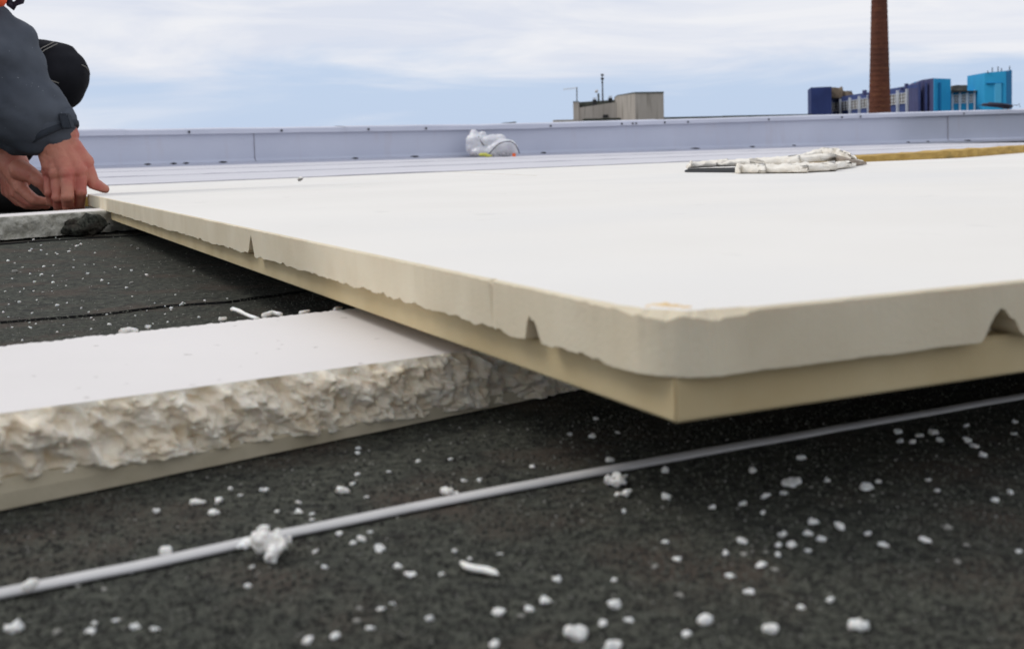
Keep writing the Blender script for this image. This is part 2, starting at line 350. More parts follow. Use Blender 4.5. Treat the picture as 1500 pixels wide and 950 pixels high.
for i, (s0, s1) in enumerate(zip(ccuts, ccuts[1:])):
    bm = BM(); n = max(4, int((s1-s0)/.07)); rows = []; d = .0022*(i % 2)
    for k in range(n+1):
        s = s0 + (s1-s0)*k/n; PH = PHf(s); a = .0022*fbm(Vector((s*3, 7, i))); c_ = .003*fbm(Vector((s*5, 2, i)))
        rows.append([bm.verts.new(pf(s, b_, z)) for b_, z in ((-.008-d, PH-LIP+c_+.004), (-.026-d, PH-LIP+c_), (-.021-d+a, PH-.004+a), (-.014-d, PH+a+d), (.13, PH+.008+a+d), (.275, PH+.002+d), (.28, PH-.03))])
    for A, B in zip(rows, rows[1:]):
        for q in range(6): bm.faces.new([A[q], B[q], B[q+1], A[q+1]])
    obj('cap_sheet', bm, M['cap'], par)
for px in (112, 276, 411, 538, 622, 804, 908, 924, 929, 971, 1005, 1123, 1230, 1257, 1408):
    s = par_s(px); bm = BM(); PH = PHf(s); c = pf(s, -.0275, PH-.017)
    bmesh.ops.create_cone(bm, cap_ends=True, segments=8, radius1=.0075, radius2=.005, depth=.008, matrix=Matrix.Translation(c) @ pm.to_track_quat('Z','Y').to_matrix().to_4x4())
    obj('screw', bm, M['screw'], par)
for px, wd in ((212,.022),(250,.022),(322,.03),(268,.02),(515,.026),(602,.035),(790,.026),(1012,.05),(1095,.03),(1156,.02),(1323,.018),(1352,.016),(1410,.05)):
    s = par_s(px)                      # solid black domes stand in for the shade in small flange gaps
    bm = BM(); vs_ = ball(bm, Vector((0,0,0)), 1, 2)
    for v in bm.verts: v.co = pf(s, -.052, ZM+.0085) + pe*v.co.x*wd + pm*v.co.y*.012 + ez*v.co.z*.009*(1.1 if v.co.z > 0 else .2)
    obj('flange_gap_shade', bm, M['gap'], par, smooth=True)
# flange hem
bm = BM(); fbox(bm, P0, pe, pm, ez, -4.5, 9.5, -.062, -.040, ZM-.006, ZM+.0105); obj('flange', bm, M['cap'], par)

# ------------------------------------------------------------------ the large board
Nn = Vector((.0414,.3022,.0361)); 
Nn = atz(990, 620, .0361); Ff = atz(135, 312, .0185)
BA = (Ff-Nn); BLEN = BA.length; BA.normalize()
BB = Vector((BA.y, -BA.x, .004/1.0)); BB = Vector((BA.y, -BA.x, 0)).normalized() + ez*.004; BB -= BA*BA.dot(BB); BB.normalize()
BN = BB.cross(BA); BN = BN if BN.z > 0 else -BN; BN.normalize()
BT, BHB, BW, OV = .0293, .0122, 2.3, .0055
def bp(u, w_, h): return Nn + BA*u + BB*w_ + BN*h
def btop(x, y): return hit(x, y, bp(0,0,BT), BN)
def on_left(x, y): return (hit(x, y, bp(0,-OV,0), BB)-Nn).dot(BA)
def on_right(x, y): return (hit(x, y, bp(-OV,0,0), BA)-Nn).dot(BB)
board = thing('insulation_board', bp(0,0,0), 'large white topped cream foam board being lowered, held by the hands at its far corner', 'insulation board')
# outline of the upper layer (u,w), walking: left edge far->near, near corner, near edge left->right, back
r0 = .019
def steps(a, b, fine, grow):
    xs = [a]; 
    while xs[-1] < b: xs.append(xs[-1] + fine + grow*(xs[-1]-a))
    xs[-1] = b; return xs
left = steps(r0, BLEN, .0014, .006); near = steps(r0, BW, .0014, .006)
outl = []                                 # (u, w, nu, nw, id, param)
for u in reversed(left): outl.append((u, -OV, 0, -1, 'L', u))
for k in range(1, 24):
    a = math.pi/2*k/24; cu, cw = r0-OV, r0-OV
    outl.append((cu + r0*(-math.sin(a)), cw + r0*(-math.cos(a)), -math.sin(a), -math.cos(a), 'C', k/24))
for w_ in near: outl.append((-OV, w_, -1, 0, 'R', w_))
for k in range(1, 12): outl.append((-OV+(BLEN+OV)*k/12, BW+OV, 0, 1, 'B', 0))
for k in range(0, 20): outl.append((BLEN+OV, BW+OV-(BW+2*OV)*k/20, 1, 0, 'B', 0))
nL1, nL2, nL3 = on_left(367, 352), on_left(772, 478), on_left(718, 412)
nR1 = on_right(1468, 466)
def notch(x, c, lw, rw, h):               # asymmetrical triangular bite
    d = x-c
    if -lw < d < 0: return h*(1+d/lw)
    if 0 <= d < rw: return h*(1-d/rw)**1.3
    return 0
bm = BM(); LT, LE, LB, LI, LJ = [], [], [], [], []
for (u, w_, nu, nw, sd, s) in outl:
    P = Vector((u*40, w_*40, 0)); rag = (.0009*fbm(P*1.6) + .0005*fbm(P*12, 5))*(1.1 if sd == 'L' else 1)
    hb = BHB + rag; ins, drop, push = .0012, .0007 + .0003*fbm(P*5), .0004*fbm(P*2)
    if sd == 'L':
        hb += .0012*max(0, fbm(P*2.2)) * (1 if s < .8 else .5)
        hb += notch(s, nL1, .009, .011, .0125) + notch(s, nL2, .0085, .0022, .0085) + notch(s, nL2-.006, .004, .006, .0035)
        hb += notch(s, on_left(560, 425), .004, .006, .002)
        if hb > BHB+.003: hb += .0016*fbm(P*16, 4)
        c = notch(s, nL3, .0022, .0022, 1)
        ins += .0015*c; drop += .002*c; push -= .0012*c
        if s < .05: drop += .0012*max(0, fbm(P*4))
    if sd == 'R':
        hb = BHB + rag*.35 + (notch(s, nR1, .0065, .0085, 1)**.6)*.0098
        if hb > BHB+.003: hb = min(hb + .0022*fbm(P*9, 5), BT-.003)
    if sd == 'C' or (sd == 'L' and s < .034) or (sd == 'R' and s < .026):
        t_ = 1.0 if sd == 'C' else (max(0, 1-(s-r0)/.014))
        k_ = max(0, .55+1.2*fbm(P*2.4+Vector((2,1,0))))*t_
        ins += .0035*k_; drop += .0020*k_; push -= .0008*k_
        if sd == 'C': hb = BHB + rag*.3
    o_ = lambda inset, h: bm.verts.new(bp(u - nu*inset, w_ - nw*inset, h))
    LT.append(o_(ins, BT)); LE.append(o_(-push, BT-drop)); LB.append(o_(.0003, hb)); LI.append(o_(.013, min(hb+.0004, BT-.002))); LJ.append(o_(.0132, BHB-.0012))
n = len(outl)
for k in range(n):
    j = (k+1) % n
    for A, B in ((LT,LE),(LE,LB),(LB,LI),(LI,LJ)): bm.faces.new([A[k], A[j], B[j], B[k]])
ft = bm.faces.new(LT); 
o = obj('upper_layer', bm, M['board_upper'], board); o.data.materials.append(M['board_top'])
pol = max(o.data.polygons, key=lambda p: p.area)
for p in o.data.polygons:
    if len(p.vertices) > 8: p.material_index = 1
bm = BM(); 
hexa(bm, [bp(*q) for q in ((0,0,0),(0,BW,0),(BLEN,BW,0),(BLEN,0,0),(0,0,BHB),(0,BW,BHB),(BLEN,BW,BHB),(BLEN,0,BHB))])
bmesh.ops.bevel(bm, geom=bm.edges[:], offset=.0007, segments=2, affect='EDGES')
obj('lower_layer', bm, M['board_lower'], board)
# torn orange-cream foam standing proud where the corner is chipped
bm = BM()
for x, y, r in ((962,446,.0016),(975,447,.0019),(990,448,.0017),(1004,450,.0014),(948,449,.0011)):
    ball(bm, btop(x, y) - BN*.0006, r, 2, (1.6,1.2,.6))
displace(bm, lambda c: .0006*fbm(c*900, 3)); obj('torn_corner', bm, M['orange_foam'], board, smooth=True)

# ------------------------------------------------------------------ near strip with its torn face
ZS = .028
sA, sB = atz(0, 605, .0312), atz(690, 513, .0264); sd = sB-sA; sd.z = 0; sd.normalize(); sn = Vector((sd.y, -sd.x, 0))     # sn points to the camera
bA = atz(0, 505, .0304); sN = (sB-sA).cross(bA-sA).normalized(); bB = hit(500, 452, sA, sN)
def ztop(u, w_): q = sO + sd*u + sn*w_; return sA.z - ((q.x-sA.x)*sN.x + (q.y-sA.y)*sN.y)/sN.z
sO = Vector((sA.x, sA.y, 0))
def back_w(u):                            # depth of the strip at distance u along its front
    d = (bB-bA)*1; d.z = 0; t = ((sO + sd*u - bA).dot(sd))/d.dot(sd); q = bA + d*t - sO; q.z = 0; return -q.dot(sn)
strip = thing('foam_offcut_strip', sO, 'near foam strip with torn crumbly front face, partly under the large board', 'foam strip')
U0, U1 = -.16, .30
uL = [U0 + (U1-U0)*i/520 for i in range(521)]
lipA = atz(0, 702, 0).z
def lip_h(u):                             # height of the smooth lower edge: thick at the left, pinching out to the right
    return max(.0012, .0095 - .038*max(0, u) + .0009*fbm(Vector((u*40, 0, 3))) + .0008*fbm(Vector((u*160, 0, 1))))
def tear(u, h):
    zt = ztop(u, 0); P = Vector((u*95 + h*75, h*80 - u*22, 0)); e = min(1, max(0, (zt-h)/.0035))
    big = fbm(P*.6+Vector((4,2,1)), 3); rid = noise.ridged_multi_fractal(P*1.1+Vector((1,7,0)), .8, 2.2, 5, 1.0, 2.0)-1.0
    D2 = Vector((u*120 + h*95, h*55 - u*60, 2)); stroke = abs(fbm(D2*.75, 3))
    return e*(.0050*big + .0012*rid + .0064*(.33-stroke) + .0017*fbm(P*2.6, 4) + .0009*fbm(P*8, 3) + .0022*math.sin(min(1,(zt-h)/.018)*math.pi))
bm = BM(); NR = 40; rows = []
for u in uL:
    lh = lip_h(u); r_ = []
    for k in range(NR+1):
        zt = ztop(u, 0); h = zt - (zt-lh)*k/NR
        jit = .0010*fbm(Vector((u*210, h*210, 5)))*(1 if 0 < k < NR else .3)
        r_.append(bm.verts.new(sO + sd*(u+jit) + sn*(tear(u, h) + (.0006*fbm(Vector((u*90,0,0))) if k == 0 else 0)) + ez*(h+jit*(.8 if k else 0))))
    r_.append(bm.verts.new(sO + sd*u - sn*.008 + ez*(lh-.0002)))
    rows.append(r_)
for A, B in zip(rows, rows[1:]):
    for k in range(NR+1): bm.faces.new([A[k], B[k], B[k+1], A[k+1]])
obj('torn_face', bm, M['torn'], strip, smooth=True)
bm = BM(); rnd2 = random.Random(5)
for _ in range(100):
    u = rnd2.uniform(-.01, .19); lh = lip_h(u); zt = ztop(u, 0); h = lh + (zt-lh)*rnd2.uniform(.06, .95); r_ = rnd2.choice((.0004,.0005,.0007,.0009,.0012))
    ball(bm, sO + sd*u + sn*(tear(u, h)+r_*.2) + ez*h, r_, 1, (1.5, .9, .7), Matrix.Rotation(rnd2.uniform(-.8,.8), 3, 'Y'))
displace(bm, lambda c: .0004*fbm(c*900, 3)); o = obj('loose_beads', bm, M['torn'], strip, True); o['kind'] = 'stuff'
bm = BM(); rows = []
for u in uL:
    fr0 = .0006*fbm(Vector((u*90,0,0))); bw = -back_w(u) - .0020*fbm(Vector((u*70, 4, 0)), 5) - .0008*fbm(Vector((u*400, 4, 0)))
    rows.append([bm.verts.new(sO + sd*u + sn*a + ez*z) for a, z in ((fr0, ztop(u,fr0)), (-.012, ztop(u,-.012)), (bw+.01, ztop(u,bw+.01)), (bw, ztop(u,bw)-.0004-.0008*abs(fbm(Vector((u*200, 2, 0)))) ), (bw+.002, .001))])
for A, B in zip(rows, rows[1:]):
    for k in range(4): bm.faces.new([A[k], B[k], B[k+1], A[k+1]])
obj('facing', bm, M['strip_top'], strip)
bm = BM(); rows = []
for u in uL[::2]:
    j = .0005*fbm(Vector((u*60, 8, 0)))
    rows.append([bm.verts.new(sO + sd*u + sn*a + ez*z) for a, z in ((-.02, lip_h(u)+.0012), (-.0015+j, lip_h(u)+.0012), (-.0006+j, .006), (-.0012+j, .0008), (-.02, .0008))])
for A, B in zip(rows, rows[1:]):
    for k in range(4): bm.faces.new([A[k], B[k], B[k+1], A[k+1]])
obj('lower_edge', bm, M['strip_lip'], strip)
# ragged shreds along the back edge
for (pts, r) in (([(340,452),(352,456),(366,463),(378,466)], .0016), ([(386,462),(398,458),(412,460)], .0020), ([(178,486),(190,483),(200,484)], .0022),
                 ([(322,467),(330,465)], .0015), ([(440,458),(452,455)], .0014), ([(490,453),(500,450)], .0015), ([(214,478),(220,477)], .0012)):
    bm = BM(); pp = [hit(x, y, sA, sN)-ez*.0001 for x, y in pts]; r *= .6
    tube(bm, pp, [r*(1.15 if k == 0 else .9) for k in range(len(pp))], 7); bmesh.ops.subdivide_edges(bm, edges=bm.edges[:], cuts=1)
    displace(bm, lambda c: .0007*fbm(c*700, 3)); obj('shred', bm, M['crumb'], strip, smooth=True)

# ------------------------------------------------------------------ far strip under the hands
ZF = .034
fA, fB = atz(0, 318.5, ZF), atz(142, 309.5, ZF); fd = (fB-fA).normalized(); fn = Vector((fd.y, -fd.x, 0)); fO = Vector((fA.x, fA.y, 0))
fs = thing('foam_offcut_strip', fO, 'grey weathered foam strip lying on felt beneath the two hands', 'foam strip')
bm = BM(); rows = []; 
for i in range(161):
    u = -.30 + .50*i/160; r_ = []
    for k in range(13):
        h = ZF - (ZF-.006)*k/12; r_.append(bm.verts.new(fO + fd*u + fn*(.005*fbm(Vector((u*60, h*60, 1)))*(k > 0)) + ez*(h+.001*fbm(Vector((u*80, k, 2)))*(k > 0))))
    r_.insert(0, bm.verts.new(fO + fd*u - fn*.0125 + ez*ZF)); rows.append(r_)
for A, B in zip(rows, rows[1:]):
    for k in range(13): bm.faces.new([A[k], B[k], B[k+1], A[k+1]])
obj('torn_face', bm, M['far_strip'], fs, smooth=True)
bm = BM(); fbox(bm, fO, fd, fn, ez, -.30, .20, -.09, -.012, .0065, ZF-.0004); obj('facing', bm, M['strip_top'], fs)
# dark bitumen scrap leaning on its right end
bm = BM(); c = atz(125, 330, .018)
ball(bm, Vector(c), .026, 4, (1.35,.35,.42)); displace(bm, lambda p: .009*fbm(p*55, 5)+.003*fbm(p*200,3))
tag(obj('scrap_or_gap_shade', bm, M['felt'], smooth=True), 'dark lump of bitumen scrap against the far foam strip below the fingers', 'scrap')

# ------------------------------------------------------------------ plastic strap
bm = BM(); key = [(-220,913),(0,870),(200,830),(400,786),(600,744),(750,715),(900,687),(1100,650),(1300,615),(1500,580),(1700,546)]
pts = [atz(x, y, .0010) for x, y in key]; fine = []
for A, B in zip(pts, pts[1:]):
    for i in range(8): fine.append(A.lerp(B, i/8))
fine.append(pts[-1])
for q in fine: q.z = .0012 + .0002*fbm(q*30)
tube(bm, fine, .0029, 12, .37)
tag(obj('plastic_strap', bm, M['strap'], smooth=True), 'thin grey plastic strap running straight across the dark felt in the foreground', 'strap')

# ------------------------------------------------------------------ foam crumbs
def crumb_mesh(seed, kind):
    rnd = random.Random(seed); bm = BM()
    ball(bm, Vector((0,0,0)), .5, 3, (1, .7+.3*rnd.random(), .58))
    if kind: 
        for _ in range(kind): 
            a = rnd.random()*6.28; ball(bm, Vector((math.cos(a)*.42, math.sin(a)*.34, .05)), .16+.16*rnd.random(), 2)
    displace(bm, lambda c: .24*fbm(c*2.3+Vector((seed*3.1,0,0)), 4) + .13*(noise.ridged_multi_fractal(c*3.4+Vector((0,seed*2.3,0)), .9, 2, 3, 1, 2)-1.1))
    me = bpy.data.meshes.new('foam_crumb'); bm.to_mesh(me); bm.free()
    me.polygons.foreach_set('use_smooth', [True]*len(me.polygons)); return me
CMW = [crumb_mesh(i, i % 4) for i in range(10)]
for m_ in CMW: m_.materials.append(M['crumb'])
CMG = [m_.copy() for m_ in CMW[:4]]
for m_ in CMG: m_.materials.clear(); m_.materials.append(M['crumb_grey'])
def crumb(p, size, label, group, grey=False, flat=1.0, name='foam_crumb', rot=None):
    o = bpy.data.objects.new(name, random.choice(CMG if grey else CMW)); col.objects.link(o)
    o.scale = (size, size*random.uniform(.75,1.05), size*flat); o.location = (p.x, p.y, p.z + size*.24*flat)
    o.rotation_euler = (random.uniform(-.3,.3), random.uniform(-.3,.3), rot if rot is not None else random.random()*6.28)
    return tag(o, label, 'foam crumb', group)
near_list = '''290,734,20 320,733,18 313,749,16 229,748,10 387,716,15 437,735,11 437,749,14 457,752,9 407,748,10 338,715,8 362,857,13 462,807,9
476,829,10 497,781,10 170,908,12 197,916,14 228,920,12 133,923,14 138,912,9 83,924,11 450,937,18 492,930,17 352,724,8 153,862,8 114,857,7 193,838,6 368,830,8
502,717,20 523,694,8 613,675,8 524,663,8 660,672,7 680,703,9 702,703,8 781,683,9 457,760,9 537,727,7 516,708,8 893,673,11 914,748,10
530,788,15 542,778,8 517,794,10 557,803,15 583,829,13 601,840,17 647,840,9 733,810,9 666,806,8 688,818,7 730,895,20 800,879,19 775,891,13 763,901,11
899,885,19 921,907,13 884,912,14 898,946,26 723,943,16 629,905,13 558,890,13 542,918,14 815,848,13 900,848,9 522,907,12 527,890,10 575,883,9
1287,704,10 977,727,15 975,688,12 1174,669,14 1103,688,13 1120,725,16 1089,736,13 1149,721,12 1211,702,13 1230,770,17 1192,764,15 1183,780,19
1160,797,20 1204,789,13 1271,780,11 1087,791,17 1114,826,19 1070,842,14 1098,865,17 1174,888,13 1216,877,13 1293,797,17 1354,790,17 1389,772,12
1416,797,13 1458,732,12 1439,666,13 1428,652,12 1418,644,12 1367,633,15 1377,643,11 1315,631,14 1319,645,10 1337,647,11 1346,637,10 1484,634,11 1486,617,9
1415,622,9 1005,927,13 995,870,12 974,792,11 991,818,12 960,829,11 1044,742,10 1145,782,12 1140,798,11 1140,811,10 1063,810,10 1090,810,10 1122,808,9
1135,833,12 1184,806,10 1117,750,9 1492,806,9 1402,822,10 1480,720,11 1360,702,10 1373,718,9 868,638,11 873,612,9 835,635,8 905,633,7 525,655,9 570,690,7'''
GREY = {(1389,772),(1416,797),(527,890),(522,907),(1135,833),(995,870),(960,829),(1402,822),(1090,810),(1122,808),(83,924),(153,862),(114,857),(763,901)}
GL, GG = 'small white foam crumb scattered on the near dark felt around the grey strap', 'foam crumbs on the near felt'
for tok in near_list.split():
    x, y, s = (int(q) for q in tok.split(',')); p = atz(x, y + s*.22, 0); sz = s*p.y/F_PX*1.0
    gr = (x, y) in GREY; far_ = y < 868 - .193*x
    lb, gp = (('dusty grey foam crumb half sunk in the grit of the near felt', 'dusty foam crumbs on the near felt') if gr else
              ('small white foam crumb on the felt just beyond the grey strap', 'foam crumbs beyond the strap') if far_ else
              ('mid sized white foam crumb on the foreground felt in front of the strap', 'mid sized foam crumbs in front of the strap') if s >= 14 else
              ('very small white foam crumb on the foreground felt in front of the strap', 'very small foam crumbs in front of the strap'))
    crumb(p, sz, lb, gp, gr, flat=random.uniform(.6, 1))
for x, y, s, lb in ((19,920,25,'foam crumb at the lower left corner of the near felt'),
                    (1159,704,26,'broad flat white foam flake on the felt below the strap, right of centre'),
                    (1270,711,22,'flat white foam flake on the felt right of the broad flake below the strap'),
                    (1034,908,25,'rounded white foam lump at the bottom, leftmost of three spaced along the edge'),
                    (1130,921,23,'rounded white foam lump at the bottom, middle of three spaced along the edge'),
                    (1258,916,27,'rounded white foam lump at the bottom, rightmost of three spaced along the edge'),
                    (845,928,33,'largest oval white foam lump at the bottom edge near the centre')):
    p = atz(x, y + s*.2, 0); crumb(p, s*p.y/F_PX, lb, None, flat=.55 if 'flat' in lb else 1, rot=0.2)
def cluster(name, lab, spec, cat='foam clump'):
    bm = BM()
    for x, y, r, zz in spec:
        p = atz(x, y, zz); ball(bm, p, r*p.y/F_PX, 2, (1,.85,.8))
    b2 = remesh(bm, .00035, 1); displace(b2, lambda c: .0011*fbm(c*330, 5) + .0007*(noise.ridged_multi_fractal(c*420, .9, 2, 3, 1, 2)-1.1))
    return tag(obj(name, b2, M['crumb'], smooth=True), lab, cat)
cluster('foam_clump', 'large star shaped clump of white foam sitting on the grey strap at the left',
    [(389,797,18,.004),(388,777,10,.006),(383,788,14,.006),(364,795,10,.004),(355,799,8,.004),(408,790,11,.005),(421,790,7,.004),(401,807,14,.003),(396,815,11,.002),(374,785,7,.006),(414,797,8,.004),(404,779,6,.006)])
cluster('foam_clump', 'white foam clump just below the grey strap, under the near board corner',
    [(893,702,8,.002),(904,699,9,.002),(911,704,7,.002),(899,707,7,.0015),(888,704,5,.001),(916,697,5,.002)])
cluster('foam_clump', 'flat white foam flake directly below the clump under the board corner', [(907,722,6,.001),(916,722,6,.001),(922,720,4,.001)])
cluster('foam_clump', 'white foam clump leaning on the upper side of the strap near the centre', [(652,717,7,.002),(660,719,7,.002),(668,721,5,.0015)])
bm = BM(); p = atz(243, 812, .001); k = 16*p.y/F_PX
hexa(bm, [p+Vector((a*k*.55, b_*k*.4, c_*k*.75)) for a,b_,c_ in ((-1,-1,0),(1,-1,0),(1,1,0),(-1,1,0),(-.95,-.9,1),(.95,-1,1.05),(.9,.9,1),(-1,.9,.95))])
bmesh.ops.bevel(bm, geom=bm.edges[:], offset=k*.12, segments=2, affect='EDGES')
tag(obj('foam_cube', bm, M['crumb']), 'small blocky white foam cube beside the strap at the lower left', 'foam crumb')
bm = BM(); pp = [atz(x, y, .0016) for x, y in ((676,823),(684,829),(697,832),(712,834),(724,838),(730,841))]
tube(bm, pp, [.0006,.0012,.0013,.0012,.0010,.0003], 8, .7); displace(bm, lambda c: .0003*fbm(c*500, 3))
tag(obj('foam_sliver', bm, M['crumb'], smooth=True), 'thin curved foam sliver lying on the foreground felt below the strap', 'foam sliver')
bm = BM(); pp = [atz(x, y, .004) for x, y in ((36,860),(45,855),(54,850)) ]; tube(bm, pp, [.0010,.0014,.0008], 7); displace(bm, lambda c: .0004*fbm(c*600, 3))
tag(obj('foam_sliver', bm, M['crumb'], smooth=True), 'short white foam shred lying on top of the strap at its left end', 'foam sliver')

# crumbs on the middle felt between the two strips
ML, MG = 'tiny white foam crumb sprinkled on the felt between the two foam strips', 'foam crumbs on the middle felt'
mid = [(22,399,7),(61,403,4),(101,369,4),(64,391,4),(193,361,4),(160,476,5),(251,452,5),(268,446,6),(193,415,5),(215,404,5),(203,366,6),(285,398,5),(300,441,4),(333,438,3),(110,493,4),(84,448,5),(63,429,4),(45,481,4),(33,499,4),(185,422,4),(218,440,3),(139,371,3),(112,361,4),(12,383,4)]
for i in range(128):
    x = random.uniform(0, 330)**1.0; y = 343 + 150*random.random()**1.2
    if y > 495 - x*.05 or x > 1.7*(y-300)+40: continue
    mid.append((x, y, random.choice((2,2.5,2.5,3,3,4))))
for x, y, s in mid[:150]:
    p = atz(x, y, .004); crumb(p, s*p.y/F_PX*1.05, ML, MG, random.random() < .2)
# mineral grit of the felt: real granules, in two tones
rg = random.Random(11)
def grit(nm, m_, cnt, lbl, region, sz, sd_):
    me = bpy.data.meshes.new(nm); vv, ff = [], []; rg.seed(sd_)
    while len(ff) < cnt*3:
        x, y, z_ = region()
        if x is None: continue
        p = atz(x, y, z_); s_ = rg.choice(sz); a0 = rg.random()*6.28; i = len(vv)
        for k in range(3): vv.append((p.x + s_*rg.uniform(.6,1.1)*math.cos(a0+k*2.09), p.y + s_*rg.uniform(.6,1.1)*math.sin(a0+k*2.09), z_-.0002))
        vv.append((p.x, p.y, z_ + s_*rg.uniform(.45,.8)))
        ff += [(i,i+1,i+3),(i+1,i+2,i+3),(i+2,i,i+3)]
    me.from_pydata(vv, [], ff); me.materials.append(m_); o = bpy.data.objects.new(nm, me); col.objects.link(o)
    adopt(o, deck); o['kind'] = 'stuff'
def reg_near():
    x, y = rg.uniform(-80, 1580), 520 + 460*rg.random()
    return (x, y, 0.0) if y > 745 - x*.26 else (None, 0, 0)
def reg_mid():
    x, y = rg.uniform(-60, 560), 345 + 170*rg.random()**1.3
    return (x, y, .0017) if y > 474 - x*.11 - 110 else (None, 0, 0)
M['grit_pale'] = mat('grit_pale', (.115,.12,.095), (.085,.085,.07), scale=300, rough=.9)
M['grit_dark'] = mat('grit_dark', (.02,.021,.017), (.035,.032,.028), scale=300, rough=.9)
grit('felt_grit', M['grit_pale'], 15000, '', reg_near, (.00045,.0006,.0008,.0010), 1)
grit('felt_grit', M['grit_dark'], 15000, '', reg_near, (.0005,.0007,.0009,.0012), 2)
grit('felt_grit', M['grit_pale'], 9000, '', reg_mid, (.0005,.0007,.0009), 3)
# uncountable foam dust on the felt
bm = BM(); rnd = random.Random(3)
def speck(p, s):
    vs4 = [bm.verts.new(p + Vector((rnd.uniform(.6,1)*math.cos(a)*s, rnd.uniform(.6,1)*math.sin(a)*s, 0))) for a in (0,1.57,3.14,4.71)]
    t_ = bm.verts.new(p + Vector((0,0,s*.9)))
    for k in range(4): bm.faces.new([vs4[k], vs4[(k+1)%4], t_])
for i in range(900):
    x, y = rnd.uniform(-60, 1560), 610 + 350*rnd.random()
    if y < 760 - x*.24: continue
    p = atz(x, y, .0002); speck(p, rnd.choice((1.2,1.6,2,2.6))*p.y/F_PX)
for i in range(520):
    x = rnd.uniform(-60, 420); y = 340 + 160*rnd.random()
    p = atz(x, y, .0036); speck(p, rnd.choice((.6,.9,.9,1.3))*p.y/F_PX)
tag(obj('foam_dust', bm, M['crumb_grey']), 'fine pale foam dust speckling the dark felt', 'dust', kind='stuff')

# ------------------------------------------------------------------ offcuts lying on the board
def offcut(name, label, spec, m, seed, amp=.002, cat='foam offcut'):
    """spec: (px, py of the foot of the near side, height, depth, lift)"""
    bm = BM(); rows = []; fwd = Vector((-BA.x*0+.12, 1, 0)).normalized()
    S = []
    for A, B in zip(spec, spec[1:]):
        for i in range(16): S.append([a+(b_-a)*i/10 for a, b_ in zip(A, B)])
    S.append(list(spec[-1]))
    for x, y, h, d, lf in S:
        P = btop(x, y) + BN*lf; r_ = []
        for k in range(18):
            a = 2*math.pi*k/18; ca, sa = math.cos(a), math.sin(a)
            cx_ = math.copysign(abs(ca)**.55, ca); sy_ = math.copysign(abs(sa)**.55, sa)
            q = P + fwd*(d/2 - d/2*cx_) + BN*(h/2 + h/2*sy_)
            q += Vector((fbm(q*70+Vector((seed,0,0)),5), fbm(q*70+Vector((0,seed,0)),5), 1.0*fbm(q*95+Vector((0,0,seed)),5)*(1 if sa > -.1 else .15)))*amp
            r_.append(bm.verts.new(q))
        rows.append(r_)
    for A, B in zip(rows, rows[1:]):
        for k in range(18): bm.faces.new([A[k], A[(k+1)%18], B[(k+1)%18], B[k]])
    bm.faces.new(rows[0]); bm.faces.new(rows[-1][::-1])
    return tag(obj(name, bm, m, smooth=True), label, cat)
M['offcut'] = mat('pale_torn_foam', (.88,.84,.76), (.80,.74,.64), scale=60, rough=.85, bump=.5, bscale=500, bdist=.002)
M['offcut_brown'] = mat('aged_foam', (.34,.28,.22), (.24,.19,.15), scale=50, rough=.9)
offcut('foam_offcut', 'long thin torn foam offcut at the back of the pile, dark gap beneath it',
       [(1006,251,.004,.02,.004),(1012,251,.010,.05,.005),(1050,250,.011,.08,.006),(1100,249,.012,.10,.006),(1150,248,.013,.10,.007),(1200,245,.012,.08,.009)], M['offcut'], 3, .0042)
offcut('foam_offcut', 'cream rounded foam offcut lying in front on the far end of the board',
       [(1079,254,.008,.02,0),(1083,254.5,.013,.06,0),(1110,254.5,.013,.085,0),(1160,254,.012,.095,0),(1205,252,.012,.09,0),(1235,248,.010,.07,.001),(1249,246,.005,.03,.002)], M['offcut'], 9, .0034)
offcut('foam_offcut', 'wedge of torn foam with a grey brown pointed end on top of the pile',
       [(1150,243,.004,.03,.012),(1185,241,.009,.05,.013),(1205,240,.016,.09,.013),(1222,240,.018,.10,.012),(1240,241,.015,.08,.009),(1256,241,.007,.04,.004),(1265,240,.002,.01,.002)], M['offcut'], 15, .0040)
bm = BM(); 
fo = Vector((0, -.012, 0))
tri = [btop(1206,242)+BN*.010+fo, btop(1238,245)+BN*.001+fo, btop(1267,241)+BN*.001+fo, btop(1222,241)+BN*.012+fo]
up = [btop(1206,242)+BN*.020+fo, btop(1238,245)+BN*.013+fo, btop(1267,241)+BN*.004+fo, btop(1222,241)+BN*.020+fo+Vector((0,.02,0))]
hexa(bm, tri[::1]+up); bmesh.ops.subdivide_edges(bm, edges=bm.edges[:], cuts=4, use_grid_fill=True); displace(bm, lambda c: .0015*fbm(c*160))
tag(obj('foam_offcut', bm, M['offcut_brown'], smooth=True), 'grey brown broken foam flake leaning at the right end of the pile', 'foam offcut')
bm = BM(); hexa(bm, [btop(x, y)+BN*h for x, y, h in ((1003,252.5,.0006),(1078,253,.0006),(1078,249,.0006),(1010,249,.0006),(1003,252,.003),(1078,252.5,.0045),(1078,249,.0045),(1010,249,.003))])  # black slab standing in for the shade in the gap below the offcut
tag(obj('scrap_or_gap_shade', bm, M['felt_edge_and_gap_shade']), 'thin black slab painting the gap shade under the left end of the offcut pile', 'scrap')
p = btop(440, 264); crumb(p, 9*p.y/F_PX, 'white foam crumb lying at the far edge of the large board top', None)

